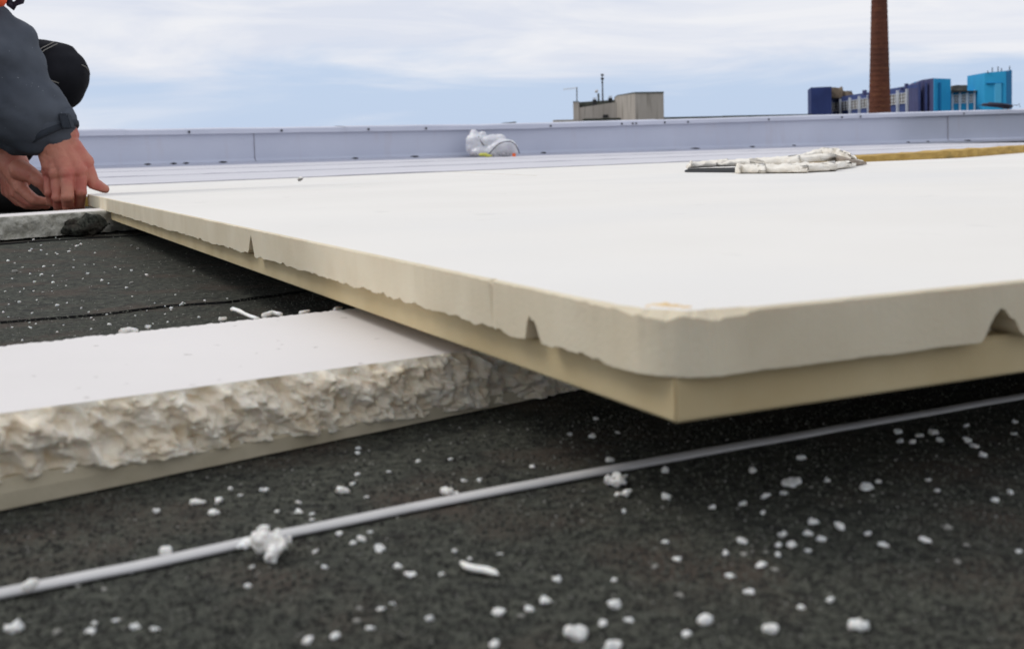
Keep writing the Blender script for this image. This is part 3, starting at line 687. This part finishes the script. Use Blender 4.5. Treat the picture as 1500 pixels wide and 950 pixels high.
# ------------------------------------------------------------------ plastic bag with cable by the parapet
YB = (P0 + pe*par_s(715)).y - .22
def bpx(x, y, dy=0): return aty(x, y, YB+dy)
sc = YB/F_PX
bm = BM()
for x, y, r, dy, q in ((697,213,15,.02,(1,.9,1.15)),(694,200,8,.03,(.8,.8,1.3)),(703,222,13,0,(1.2,1,.7)),(722,208,14,.02,(1.3,1,.8)),(730,205,10,.03,(1.2,1,.8)),(738,217,16,-.02,(1.25,1,.85)),(722,222,12,-.02,(1.3,1,.7)),(748,221,10,-.02,(1.1,1,.8)),(690,208,9,.02,(.9,.9,1.3)),(706,197,6,.03,(1.2,.8,.6))):
    ball(bm, bpx(x, y, dy), r*sc, 3, q)
bm = remesh(bm, .006, 3)
displace(bm, lambda c: .010*(noise.ridged_multi_fractal(c*9, .8, 2.2, 4, 1, 2)-1.1)*.8 + .004*fbm(c*30))
for v in bm.verts: v.co.z = max(v.co.z, ZM+.008)
tag(obj('plastic_bag', bm, M['bag'], smooth=True), 'crumpled white plastic bag lying against the foot of the parapet', 'bag')
cabl = thing('cable', bpx(718,230), 'thin dark cable arching over the white plastic bag', 'cable')
bm = BM(); key = [(716,226),(722,219),(730,211),(739,207.5),(748,207),(755,212),(759,219),(761,225)]
tube(bm, [bpx(x, y, -.10) for x, y in key], .0032, 7); obj('cord', bm, M['cable'], cabl, True)
bm = BM(); fbox(bm, bpx(753,230.5,-.13), Vector((1,0,0)), Vector((0,1,0)), ez, -.011, .011, -.01, .01, .0, .026); bmesh.ops.bevel(bm, geom=bm.edges[:], offset=.003, segments=2, affect='EDGES'); obj('plug', bm, M['orange'], cabl)
bm = BM(); tube(bm, [bpx(x, y, -.02) for x, y in ((701,200),(704,207),(707,211),(710,215))], .003, 6)
tag(obj('cable', bm, M['cable'], smooth=True), 'short dark cable end poking from the upper side of the plastic bag', 'cable')
bm = BM(); 
for (x, y, a, b_) in ((708,226.5,.032,.012),(715,228,.026,.009)): ball(bm, bpx(x, y, -.14), a, 2, (1,.5,b_/a))
displace(bm, lambda c: .004*fbm(c*60)); tag(obj('yellow_scrap', bm, M['yellow'], smooth=True), 'flattened yellow plastic scrap in front of the white bag', 'scrap')
for i, (x, y, r, lb) in enumerate(((694,227,.015,'left of the yellow scrap'),(728,228,.017,'right of the yellow scrap'),(741,227.5,.018,'left of the orange plug'))):
    bm = BM(); ball(bm, bpx(x, y, -.13), r, 3, (1.5,1,.8)); displace(bm, lambda c: .012*fbm(c*80))
    tag(obj('grey_scrap', bm, M['scrap'], smooth=True), 'crumpled grey scrap in front of the white bag, ' + lb, 'scrap')

# coil on the parapet cap, far right
YC = (P0 + pe*par_s(1462)).y + .13; zcap = PHf(par_s(1462)) + .008
coil = thing('cable_coil', aty(1462,160,YC), 'flat coil of dark cable resting on the parapet cap below the cyan tower', 'cable coil')
bm = BM(); cc = aty(1460, 158, YC); cc.z = zcap + .014; pts = []
for i in range(240):
    a = i*.21; rr = .086 + .020*math.sin(a*.37)+.012*math.sin(a*1.3)
    pts.append(Vector((cc.x + 1.15*rr*math.cos(a), cc.y + .75*rr*math.sin(a), cc.z - .002 + .008*math.sin(i*.057)+.034*abs(math.sin(a*.5)) + .012*(i/240))))
tube(bm, pts, .0088, 6); obj('coil', bm, M['cable'], coil, True)
bm = BM(); tube(bm, [aty(x, y, YC) for x, y in ((1470,156),(1482,153.5),(1490,154.5),(1493,152),(1494,157))], .0028, 6); obj('loose_end', bm, M['cable'], coil, True)
bm = BM(); tube(bm, [aty(x, y, YC) for x, y in ((1436,159),(1430,158),(1434,154.5),(1444,153.5))], .0026, 6); obj('loose_end', bm, M['cable'], coil, True)

# ------------------------------------------------------------------ the worker
def J(x, y, Y): return aty(x, y, Y)
px2 = lambda r, Y: r*Y/F_PX
YH = 1.80
# key joints of the figure (pixels continue beyond the frame)
rw = J(80,200,YH); re = J(-8,82,1.80); rs = J(-200,-70,1.93)
lw = J(17,236,1.88); le = J(-60,110,1.98); ls = J(-170,-80,2.24)
pelvis = J(-430,130,2.08); neck = J(-140,-135,2.06); headc = J(-75,-215,2.06)
lk = J(76,110,2.10); la = J(-70,300,2.16); rk = J(-210,315,1.96); ra = J(-440,330,1.98)
bm = BM()
def C(a, b_, r1, r2): cone(bm, a, b_, r1, r2)
# right hand (back to the camera, fingers hooked under the board end, thumb on top)
RW2 = [J(70,203,YH), J(92,198,YH+.01)]
mc = dict(i=J(117,250,YH-.006), m=J(98.5,254,YH-.017), r=J(83,255,YH-.012), p=J(70,252,YH+.004))
pip = dict(i=J(118,281,YH-.008), m=J(99,288,YH-.027), r=J(84,289,YH-.017), p=J(72,282,YH-.002))
dip = dict(i=J(116,300,YH+.006), m=J(99,305,YH-.010), r=J(85.5,304,YH-.001), p=J(75,296,YH+.008))
tip = dict(i=J(117,305,YH+.020), m=J(104,307,YH+.010), r=J(93,306,YH+.014), p=J(85,302,YH+.020))
for f_, rr in (('i',.0106),('m',.0105),('r',.0096),('p',.0084)):
    C(rw.lerp(mc[f_], .12), mc[f_], .0190, rr+.0008); ball(bm, mc[f_]+Vector((0,-.002,.001)), rr+.0012)
    C(mc[f_], pip[f_], rr-.0008, rr-.0016); ball(bm, pip[f_], rr-.0006)
    C(pip[f_], dip[f_], rr-.0018, rr-.0028); C(dip[f_], tip[f_], rr-.0026, rr-.0036)
C(RW2[0], J(80,245,YH), .021, .018); C(RW2[1], J(110,240,YH+.004), .020, .016); C(J(80,212,YH), J(96,240,YH), .025, .019)
th = [J(104,216,YH+.006), J(124,238,YH+.008), J(136,268,YH+.012), J(154,277,YH+.030)]
C(th[0], th[1], .017, .0125); C(th[1], th[2], .0118, .0096); C(th[2], th[3], .0094, .0066); ball(bm, th[1]+Vector((.002,0,0)), .0125)
C(RW2[0].lerp(re, -.02), re.lerp(rw, .35), .024, .034); C(RW2[1], re.lerp(rw, .35), .024, .034)
# left hand, cupped, behind
YL = 1.87
lmc = [J(31,276,YL-.012), J(24,282,YL+.006), J(17,284,YL+.024), J(10,280,YL+.040)]
lpp = [J(50,293,YL-.016), J(46,297,YL+.004), J(38,299,YL+.022), J(28,296,YL+.038)]
ltp = [J(74,297,YL-.006), J(68,301,YL+.010), J(58,302,YL+.026), J(45,300,YL+.042)]
for a, b_, c_, rr in zip(lmc, lpp, ltp, (.0096,.0098,.0092,.0082)):
    C(lw.lerp(a, .15), a, .0185, rr+.001); C(a, b_, rr, rr-.0012); C(b_, c_, rr-.0014, rr-.0036)
C(lw, J(30,258,YL), .024, .020)
lth = [J(28,248,YL-.016), J(46,256,YL-.024), J(62,268,YL-.028), J(71,283,YL-.022)]
C(lth[0], lth[1], .0165, .0125); C(lth[1], lth[2], .0115, .0098); C(lth[2], lth[3], .0096, .0068)
C(lw, le.lerp(lw, .4), .0245, .036)
# rest of the body (mostly under clothes)
C(re.lerp(rw,.35), re, .034, .040); C(re, rs, .042, .052); C(le.lerp(lw,.4), le, .036, .040); C(le, ls, .042, .052)
mid_ = (rs+ls)/2; C(pelvis, pelvis.lerp(mid_, .5), .13, .125); C(pelvis.lerp(mid_, .5), mid_, .125, .13); C(rs, mid_, .055, .1); C(ls, mid_, .055, .1)
C(mid_, headc.lerp(mid_, .2), .062, .055)
hip = Vector((0,.10,0))
C(pelvis+hip, lk, .078, .050); C(lk, la, .048, .036); C(pelvis-hip, rk, .078, .050); C(rk, ra, .048, .036)
# head looking down at the work
hf = Vector((.72,-.10,-.55)).normalized(); hu = Vector((.55,0,.75)); hu = (hu - hf*hf.dot(hu)).normalized(); hs = hf.cross(hu)
ball(bm, headc, .088, 3, (1,.86,1)); ball(bm, headc + hu*.03 - hf*.02, .09, 3, (1,.84,.95)); C(headc + hf*.03 - hu*.03, headc + hf*.055 - hu*.095, .058, .036)
C(headc + hf*.088 + hu*.015, headc + hf*.112 - hu*.025, .009, .014); C(headc + hf*.088 - hu*.058 - hs*.018, headc + hf*.088 - hu*.058 + hs*.018, .009, .009)
for s_ in (-1, 1): ball(bm, headc + hs*.076*s_ - hf*.005 - hu*.01, .024, 2, (.8,.45,1)); ball(bm, headc + hs*.034*s_ + hf*.068 - hu*.012, .022)
bm = remesh(bm, .0017, 2, .5)
displace(bm, lambda c: (.0007*fbm(c*70, 3) + .0005*noise.ridged_multi_fractal(c*Vector((1,1,1)).x*150, .9, 2, 3, 1, 2)*.6) if c.y < 1.95 and c.z < .16 else 0)
body = obj('person', bm, M['skin'], None, True)
tag(body, 'worker crouching in grey blue jacket and black trousers, hands on the board corner', 'person')
for s_ in (-1, 1):
    bm = BM(); ball(bm, headc + hs*.033*s_ + hf*.082 + hu*.008, .012, 2); obj('eye', bm, M['eye'], body, True)
bm = BM(); ball(bm, headc + hu*.035 - hf*.025, .098, 3, (1,.88,.95)); 
for v in bm.verts:
    d = v.co-headc
    if d.dot(hf) > .045 or d.dot(hu) < -.03: v.co = headc + d*.55
displace(bm, lambda c: .004*fbm(c*90)); obj('hair', bm, M['hair'], body, True)
bm = BM(); ball(bm, Vector((0,0,0)), 1, 2); td = (th[3]-th[2]).normalized(); ts = td.cross(ez).normalized(); tu = ts.cross(td)
for v in bm.verts: v.co = th[3] + td*(-.0008+v.co.x*.0050) + ts*v.co.y*.0045 + tu*(.0053+v.co.z*.0012)
obj('fingernail', bm, M['nail'], body, True)
bm = BM(); ctr = lpp[0].lerp(ltp[0], .85); q = (ltp[0]-lpp[0]).normalized()
# jacket
bm = BM()
cw = J(74,196,YH-.002)
C(cw + (re-cw)*.10, re, .044, .064); C(J(66,186,YH), J(20,150,YH), .046, .062); C(J(30,190,YH+.02), J(-20,150,YH+.02), .040, .055); C(re, rs, .062, .088); C(J(9,66,1.8), J(-32,50,1.82), .030, .044)
C(lw + (le-lw)*.22, le, .042, .060); C(le, ls, .062, .085)
C(pelvis, pelvis.lerp(mid_, .5), .175, .165); C(pelvis.lerp(mid_, .5), mid_, .165, .17); C(rs, mid_, .085, .14); C(ls, mid_, .085, .14)
bm = remesh(bm, .006, 5, .6)
displace(bm, lambda c:   .0075*fbm(Vector((c.x*16+c.z*8, c.y*9, c.z*16-c.x*8)), 3) + .007*max(0, noise.ridged_multi_fractal(Vector((c.x*7+c.z*5, c.y*4, c.z*6)), .9, 2, 2, 1, 2)-1.2) + .006*(noise.ridged_multi_fractal(Vector((c.x*13+c.z*16, c.y*7, c.z*6-c.x*5)), .9, 2.1, 3, 1, 2)-1.0))
jk = obj('jacket', bm, M['jacket'], body, True)
# cuff: a band round the sleeve end, open below, with a strap tab
def ring_band(c0, c1, ra_, rb_, name, m, par_, th_=.0035, sq=1.0):
    ax = (c1-c0).normalized(); s_ = ax.cross(Vector((0,1,0))).normalized(); t_ = ax.cross(s_).normalized(); bm = BM(); rows = []
    for k in range(48):
        a = 2*math.pi*k/48; dr = s_*math.cos(a) + t_*math.sin(a)*sq; wv = .0012*math.sin(a*5+1)
        rows.append([bm.verts.new(p) for p in (c0+dr*(ra_+wv), c0.lerp(c1,.5)+dr*((ra_+rb_)/2+.002+wv), c1+dr*(rb_+wv), c1+dr*(rb_-th_), c0.lerp(c1,.5)+dr*((ra_+rb_)/2-th_), c0+dr*(ra_-th_))])
    for k in range(48):
        A, B = rows[k], rows[(k+1)%48]
        for q_ in range(6): bm.faces.new([A[q_], B[q_], B[(q_+1)%6], A[(q_+1)%6]])
    return obj(name, bm, m, par_, True)
cf0, cf1 = J(64,178,YH+.002), J(76,201,YH+.002)
cuff = ring_band(cf0, cf1, .0475, .0435, 'cuff', M['jacket'], jk, sq=.92)
ring_band(cf0.lerp(cf1,.62), cf0.lerp(cf1,1.06), .0448, .0442, 'cuff_hem', M['cuff'], jk, sq=.93)
bm = BM(); t0 = J(92,166,YH-.028); t1 = J(99,189,YH-.028); hexa(bm, [t0+Vector((-.006,-.006,0)), t0+Vector((.007,-.003,-.001)), t1+Vector((.007,-.003,0)), t1+Vector((-.006,-.006,0)), t0+Vector((-.006,.012,0)), t0+Vector((.008,.012,0)), t1+Vector((.008,.012,0)), t1+Vector((-.006,.012,0))])
bmesh.ops.bevel(bm, geom=bm.edges[:], offset=.002, segments=2, affect='EDGES'); obj('cuff_strap', bm, M['cuff'], jk)
ring_band(lw+(le-lw)*.45, lw+(le-lw)*.07, .046, .043, 'cuff', M['cuff'], jk)
bm = BM(); C(mid_ + Vector((0,0,.05)), neck.lerp(headc,.35), .11, .078); bm = remesh(bm, .008, 3); displace(bm, lambda c: .006*fbm(c*20)); obj('collar', bm, M['vest'], body, True)
bm = BM(); tube(bm, [J(x, y, 1.83) for x, y in ((14,-14),(13,-4),(15,6),(20,12),(22,6),(30,2),(33,-8),(30,-20))], [.006,.007,.006,.004,.004,.006,.006,.005], 8); obj('drawcord', bm, M['cable'], jk, True)
bm = BM(); C(J(-40,-30,1.80), J(-2,-1,1.76), .022, .0125); bm = remesh(bm, .004, 2); obj('vest_edge', bm, M['vest'], body, True)
# trousers
bm = BM()
kn = J(72,112,2.10)
C(pelvis+hip, kn, .118, .066); C(J(84,108,2.10), J(74,120,2.10), .056, .060); C(kn, J(-70,285,2.16), .064, .055); C(pelvis-hip, rk, .118, .075); C(rk, ra.lerp(rk,.12), .072, .058); C(pelvis+hip, pelvis-hip, .13, .13)
bm = remesh(bm, .006, 5, .6)
displace(bm, lambda c: .005*fbm(Vector((c.x*14-c.z*8, c.y*9, c.z*13)), 3))
tr = obj('trousers', bm, M['trousers'], body, True)
yk = 2.10-.071
for pts in ([(42,86),(50,79),(62,70),(80,61)], [(46,88),(55,81),(66,73),(84,64)], [(60,117),(70,117),(78,119),(86,122)], [(42,86),(52,93),(60,97),(63,110)], [(46,94),(58,100),(60,108)], [(120,95),(127,99),(130,104)]):
    bm = BM(); q = []
    for x, y in pts:
        c_ = J(74,112,2.10); d_ = ray(x, y).normalized(); oc = CO-c_; bq = oc.dot(d_); dq = bq*bq - (oc.length_squared - .0695**2)
        q.append(CO + d_*(-bq - math.sqrt(max(dq, 0))))
    tube(bm, q, .0007, 5); obj('stitching', bm, M['stitch'], tr)
for a in (la, ra):
    bm = BM(); C(a, Vector((a.x-.02, a.y, .06)), .05, .055); C(Vector((a.x-.03, a.y, .05)), Vector((a.x+.17, a.y, .042)), .046, .040); bm = remesh(bm, .006, 3)
    for v in bm.verts: v.co.z = max(v.co.z, .006)
    obj('boot', bm, M['boot'], body, True)

# ------------------------------------------------------------------ chimney
YCH = 120
ch = thing('chimney', aty(1289,170,YCH) - ez*18, 'tall tapering dark brown brick chimney rising beyond the parapet', 'chimney')
cb, ct = aty(1288.7,165,YCH), aty(1289,0,YCH)
k0 = 15.2*YCH/F_PX; k1 = 11*YCH/F_PX; slope = (k1-k0)/(ct.z-cb.z)
def crad(z): return k0 + slope*(z-cb.z)
bm = BM(); prof = []; z = -15; top = ct.z + 9; step = 7.6*YCH/F_PX
while z < top:
    r_ = crad(z); prof += [(r_*1.012, z), (r_*1.0, z+step*.55), (r_*1.012, z+step*.62), (r_*1.022, z+step*.80), (r_*1.022, z+step*.97)]; z += step
prof += [(crad(top)*1.15, top), (crad(top)*1.2, top+1), (crad(top)*.8, top+1), (crad(top)*.75, top-2)]
rings = [[bm.verts.new((cb.x + r_*math.cos(2*math.pi*k/32), YCH + r_*math.sin(2*math.pi*k/32), z)) for k in range(32)] for r_, z in prof]
for A, B in zip(rings, rings[1:]):
    for k in range(32): bm.faces.new([A[k], A[(k+1)%32], B[(k+1)%32], B[k]])
obj('shaft', bm, M['brick'], ch)

# ------------------------------------------------------------------ concrete penthouse building
YK = 60; kc = YK/F_PX
kb = thing('concrete_building', aty(905,178,YK) - ez*13, 'stained grey concrete rooftop block with antennas beyond the parapet', 'building')
def poly_prism(bm, front, depth_vec, base_z=-15):
    """front: list of top points left to right; walls drop to base_z; extruded by depth_vec"""
    T = [Vector(p) for p in front]; Bt = [Vector((p.x, p.y, base_z)) for p in T]
    T2 = [p+depth_vec for p in T]; B2 = [p+depth_vec for p in Bt]
    vT, vB, vT2, vB2 = ([bm.verts.new(p) for p in l_] for l_ in (T, Bt, T2, B2)); n_ = len(T)
    for i in range(n_-1):
        bm.faces.new([vB[i], vB[i+1], vT[i+1], vT[i]]); bm.faces.new([vB2[i], vT2[i], vT2[i+1], vB2[i+1]]); bm.faces.new([vT[i], vT[i+1], vT2[i+1], vT2[i]])
    bm.faces.new([vB[0], vT[0], vT2[0], vB2[0]]); bm.faces.new([vB[-1], vB2[-1], vT2[-1], vT[-1]])
bm = BM(); poly_prism(bm, [aty(904,140.5,YK+2.2), aty(930,136,YK), aty(972,135.2,YK+.6)], Vector((.2,4,0))); obj('tall_block', bm, M['concrete'], kb)
bm = BM(); poly_prism(bm, [aty(903.6,139.6,YK+2.15), aty(930,135.0,YK-.05), aty(972.4,134.3,YK+.55)], Vector((.2,4.1,0)), aty(930,136.6,YK).z); obj('coping', bm, M['mossy'], kb)
bm = BM(); poly_prism(bm, [aty(847,158,YK+3), aty(904,149.5,YK+2.3)], Vector((0,.4,0))); obj('low_wall', bm, M['concrete'], kb)
bm = BM(); poly_prism(bm, [aty(839.5,149.5,YK+3), aty(847.5,149.5,YK+2.9)], Vector((.3,4.2,0))); obj('end_pier', bm, M['concrete'], kb)
bm = BM(); poly_prism(bm, [aty(839.2,148.6,YK+2.98), aty(848,148.6,YK+2.88)], Vector((.3,4.3,0)), aty(840,149.8,YK+3).z); obj('coping', bm, M['mossy'], kb)
bm = BM(); poly_prism(bm, [aty(847,149.8,YK+7), aty(904,146,YK+5)], Vector((0,.3,0))); obj('rear_wall', bm, M['mossy'], kb)
bm = BM(); a_, b_ = aty(847.5,158,YK+3.45), aty(904,150,YK+2.8); 
v = [bm.verts.new(p) for p in (a_-ez*.1, b_-ez*.1, b_+Vector((0,2.2,.0)), a_+Vector((0,3.5,0)))]; bm.faces.new(v); obj('flat_roof', bm, M['darkroof'], kb)
bm = BM(); c_ = aty(887,170,YK+2.4); box(bm, c_.x-.13, c_.x+.13, c_.y-.03, c_.y+.3, c_.z-.07, c_.z+.07); obj('window', bm, M['darkroof'], kb)
bm = BM(); c_ = aty(888,174.6,YK+1.9); box(bm, aty(855,174,YK+1.9).x, aty(922,174,YK+1.9).x, c_.y-.15, c_.y+1.2, c_.z-.06, c_.z+.05); obj('ledge', bm, M['mossy'], kb)
bm = BM(); c_ = aty(825,177,YK+1.5); box(bm, aty(811,176,YK+1.5).x, aty(848,176,YK+1.5).x, c_.y-.15, c_.y+1.2, -15, aty(825,175.6,YK+1.5).z); obj('parapet_block', bm, M['concrete'], kb)
def antenna(label, draw, cat='antenna', name='antenna', base=None):
    t = thing(name, base, label, cat); draw(t)
YA = YK+4
def d1(t):
    bm = BM(); tube(bm, [aty(845,151,YA), aty(845,128,YA)], .028, 6); obj('mast', bm, M['iron'], t)
    bm = BM(); tube(bm, [aty(825,131,YA), aty(846,129,YA)], .014, 5)
    for i in range(8): 
        p = aty(826+i*2.6, 131-i*.25, YA); tube(bm, [p+Vector((0,-.3,-.09)), p+Vector((0,.3,.09))], .008, 4)
    obj('boom', bm, M['strap'], t)
antenna('thin television antenna with a horizontal boom at the left end of the concrete block', d1, base=aty(845,151,YA))
def d2(t):
    bm = BM(); tube(bm, [aty(883,151,YA), aty(882.3,112,YA)], [.045,.03], 6); obj('mast', bm, M['iron'], t)
    for y in (110, 115.5, 121):
        bm = BM(); tube(bm, [aty(882.3,y+1.4,YA), aty(882.3,y-1.4,YA)],   .085 if y < 120 else .05, 8); obj('drum', bm, M['iron'], t)
antenna('tallest mast on the concrete block, with dark drums at its tip', d2, 'mast', 'antenna_mast', aty(883,151,YA))
def d3(t):
    bm = BM(); tube(bm, [aty(877,151,YA), aty(876.5,137,YA)], .05, 6); obj('post', bm, M['mossy'], t)
    bm = BM(); c_ = aty(873.5,133.5,YA); bmesh.ops.create_cone(bm, cap_ends=True, segments=14, radius1=.10, radius2=.02, depth=.06, matrix=Matrix.Translation(c_) @ Matrix.Rotation(R(70),4,'X') @ Matrix.Rotation(R(-25),4,'Y')); obj('dish', bm, M['strap'], t)
antenna('small dish on a dark post left of the tallest mast', d3, 'satellite dish', 'satellite_dish', aty(877,151,YA))
for (x, y0, y1, wd, lb) in ((871,152,146,3,'dark roof vent left of the small dish post'),(894,150,143.5,3,'dark roof vent right of the tallest mast')):
    t = thing('roof_vent', aty(x,y0,YA), lb + ' on the concrete block', 'roof vent')
    bm = BM(); p = aty(x,y0,YA); q = aty(x,y1,YA); box(bm, p.x-wd*kc, p.x+wd*kc, p.y-.1, p.y+.1, p.z-.3, q.z); obj('body', bm, M['darkroof'], t)
    bm = BM(); box(bm, p.x-wd*kc*.9, p.x+wd*kc*.9, p.y-.12, p.y+.12, q.z+.05, q.z+.09); box(bm, p.x-.02, p.x+.02, p.y-.02, p.y+.02, q.z-.02, q.z+.05); obj('cowl', bm, M['strap'], t)

# ------------------------------------------------------------------ blue factory
def facade_frame(pL, pR):
    d = (pR-pL); d.z = 0; ln = d.length; d.normalize(); return d, Vector((-d.y, d.x, 0)), ln
def windowed(parent, pL, pR, ztop, win_top, win_bot, pil_px, pil_Y, wall, cols, rows, pane_mat, extra_white=True):
    """wall between two ground points with white pilasters at image columns and gridded windows between them"""
    d, nrm, ln = facade_frame(pL, pR); o_ = Vector((pL.x, pL.y, 0))
    bm = BM(); fbox(bm, o_, d, nrm, ez, 0, ln, 0, 3, -15, ztop); obj('wall', bm, wall, parent)
    ss = []
    for px in pil_px:
        p = hit(px, 150, o_, nrm); ss.append((p-o_).dot(d))
    pw = .0
    for s_ in ss:
        wd = 1.15*pil_Y/F_PX; bm = BM(); fbox(bm, o_, d, nrm, ez, s_-wd, s_+wd, -.35, -.003, -15, win_top+.5); obj('pilaster', bm, M['whitepaint'], parent)
    for s0, s1 in zip(ss, ss[1:]):
        wd = 1.15*pil_Y/F_PX; a_, b_ = s0+wd+.12, s1-wd-.12
        bm = BM(); 
        for i in range(cols+1): x = a_+(b_-a_)*i/cols; fbox(bm, o_, d, nrm, ez, x-.035, x+.035, -.16, -.004, win_bot, win_top)
        for j in range(rows+1): z_ = win_bot+(win_top-win_bot)*j/rows; fbox(bm, o_, d, nrm, ez, a_-.1, b_+.1, -.17, -.006, z_-.035, z_+.035)
        wdw = obj('window', bm, M['whitepaint'], parent)
        bm = BM(); fbox(bm, o_, d, nrm, ez, a_, b_, -.05, -.002, win_bot, win_top); obj('pane', bm, pane_mat, wdw)
fb = thing('factory_building', aty(1205,165,204)-ez*15, 'long dark blue factory with a window row and white pilasters, partly behind the chimney', 'building')
pL, pR = aty(1205,146,204), aty(1346,129.5,150); zt = pL.z
windowed(fb, pL, pR, zt, aty(1232,149.5,190).z, aty(1232,161.5,190).z, (1205,1219,1232.5,1246.5,1260.5,1274,1289,1303,1317,1331), 170, M['blue'], 3, 3, M['glass'])
bm = BM(); poly_prism(bm, [aty(1188,128.3,188), aty(1218,127,186)], Vector((2,10,0))); obj('end_block', bm, M['navy'], fb)
bm = BM(); poly_prism(bm, [aty(1218,128,192), aty(1234,127.3,190), aty(1237,133,190), aty(1246,133,188), aty(1250,139,188)], Vector((1,7,0)), aty(1230,143,190).z)
bmesh.ops.subdivide_edges(bm, edges=bm.edges[:], cuts=3); displace(bm, lambda c: .35*fbm(c*.9)); obj('roof_hut', bm, M['tanroof'], fb)
bm = BM(); poly_prism(bm, [aty(1272,137.5,172), aty(1275,136.5,172)], Vector((1,4,0)), zt-1); obj('stack', bm, M['blue'], fb)
for x0, x1, y, Y in ((1265,1270,132,172),(1320,1323,127.5,156),(1327,1331,122.5,155)):
    bm = BM(); a_, b_ = aty(x0,y,Y), aty(x1,y,Y); box(bm, a_.x, b_.x, Y, Y+.6, zt-.5, a_.z); obj('stack', bm, M['purple'], fb)
bm = BM(); poly_prism(bm, [aty(1334,129.2,152.5), aty(1346,128.4,149)], Vector((1,6,0))); obj('end_block', bm, M['purple'], fb)
fc = thing('factory_building', aty(1368,165,146)-ez*15, 'tall factory block with dark purple left face and bright cyan right face', 'building')
bm = BM(); poly_prism(bm, [aty(1345,121,150), aty(1351,117,149), aty(1368.4,114.5,146)], Vector((2,10,0))); obj('dark_block', bm, M['purple'], fc)
bm = BM(); poly_prism(bm, [aty(1368.4,114.9,145.9), aty(1392.7,115.6,147)], Vector((.6,9,0))); obj('cyan_block', bm, M['cyan'], fc)
bm = BM(); poly_prism(bm, [aty(1376.4,121,145.9), aty(1379,121,146)], Vector((0,.5,0))); obj('dark_slot', bm, M['cyan_deep'], fc)
bm = BM(); poly_prism(bm, [aty(1347,122,148.6), aty(1348.5,121,148.4)], Vector((0,.5,0))); obj('downpipe', bm, M['navy'], fc)
bm = BM(); poly_prism(bm, [aty(1357,121,147.4), aty(1358.3,121,147.2)], Vector((0,.5,0))); obj('downpipe', bm, M['navy'], fc)
fd_ = thing('factory_building', aty(1418,165,148)-ez*15, 'low pale cyan factory wing with white pilasters between the two cyan blocks', 'building')
pL, pR = aty(1392,134.5,149), aty(1445,134.5,147)
windowed(fd_, pL, pR, pL.z, aty(1418,138.6,148).z, aty(1418,150.5,148).z, (1395.5,1406.5,1417.5,1428,1438.5), 148, M['cyan'], 2, 3, M['glass'])
bm = BM(); poly_prism(bm, [aty(1394,126,152), aty(1403,124.6,152), aty(1423,124.6,152)], Vector((1,5,0)), pL.z-1); bmesh.ops.subdivide_edges(bm, edges=bm.edges[:], cuts=2); displace(bm, lambda c: .12*fbm(c*.9)); obj('roof_hut', bm, M['tanroof'], fd_)
bm = BM(); poly_prism(bm, [aty(1392,132.8,148), aty(1443,133.0,146.4)], Vector((0,6,0)), pL.z-.15); obj('roof_edge', bm, M['darkroof'], fd_)
fe = thing('factory_tower', aty(1462,165,143)-ez*15, 'bright cyan square factory tower with thin aerials at the far right', 'tower')
bm = BM(); poly_prism(bm, [aty(1442.3,106.8,144), aty(1474,103.8,142), aty(1482,102.6,144)], Vector((.6,7,0))); obj('shaft', bm, M['cyan'], fe)
bm = BM(); poly_prism(bm, [aty(1474.2,104.0,141.94), aty(1482.2,102.8,143.94)], Vector((.1,.2,0))); obj('side_face', bm, M['cyan_deep'], fe)
bm = BM(); poly_prism(bm, [aty(1445,121.5,143.6), aty(1470,121.5,142.1)], Vector((0,.3,0)), aty(1450,122.5,143).z); obj('band', bm, M['cyan_deep'], fe)
bm = BM(); poly_prism(bm, [aty(1458,122.4,142.8), aty(1467,122,142.3)], Vector((0,.3,0)), aty(1460,152,142.5).z); obj('panel', bm, M['cyan_pale'] if 'cyan_pale' in M else mat('pale_cyan_panel', (.08,.42,.68), rough=.8), fe)
for x, y0, y1 in ((1447,107,104),(1453.5,106,99),(1462,105.5,97.5),(1467,105,100),(1479,103.5,97)):
    bm = BM(); tube(bm, [aty(x,y0+1,143.5), aty(x,y1,143.5)], .06, 5); obj('aerial', bm, M['iron'], fe)

# far low roofs seen just above the parapet
for x0, x1, y0, y1, Y, m_, lb in ((735,756,180.2,178.6,90,'darkroof','tiny dark far roof just above the parapet, left of the concrete block'),
                              (972,1092,171.8,170.8,130,'mossy','long thin dark roof line just above the parapet, right of the concrete block'),
                              (1060,1190,169.6,168.6,160,'mossy','far low dark roof line left of the blue factory')):
    bm = BM(); poly_prism(bm, [aty(x0,y0,Y), aty(x1,y1 - (x1-x0)*.012,Y)], Vector((0,8,0))); t = tag(obj('far_building', bm, M[m_]), lb, 'building')
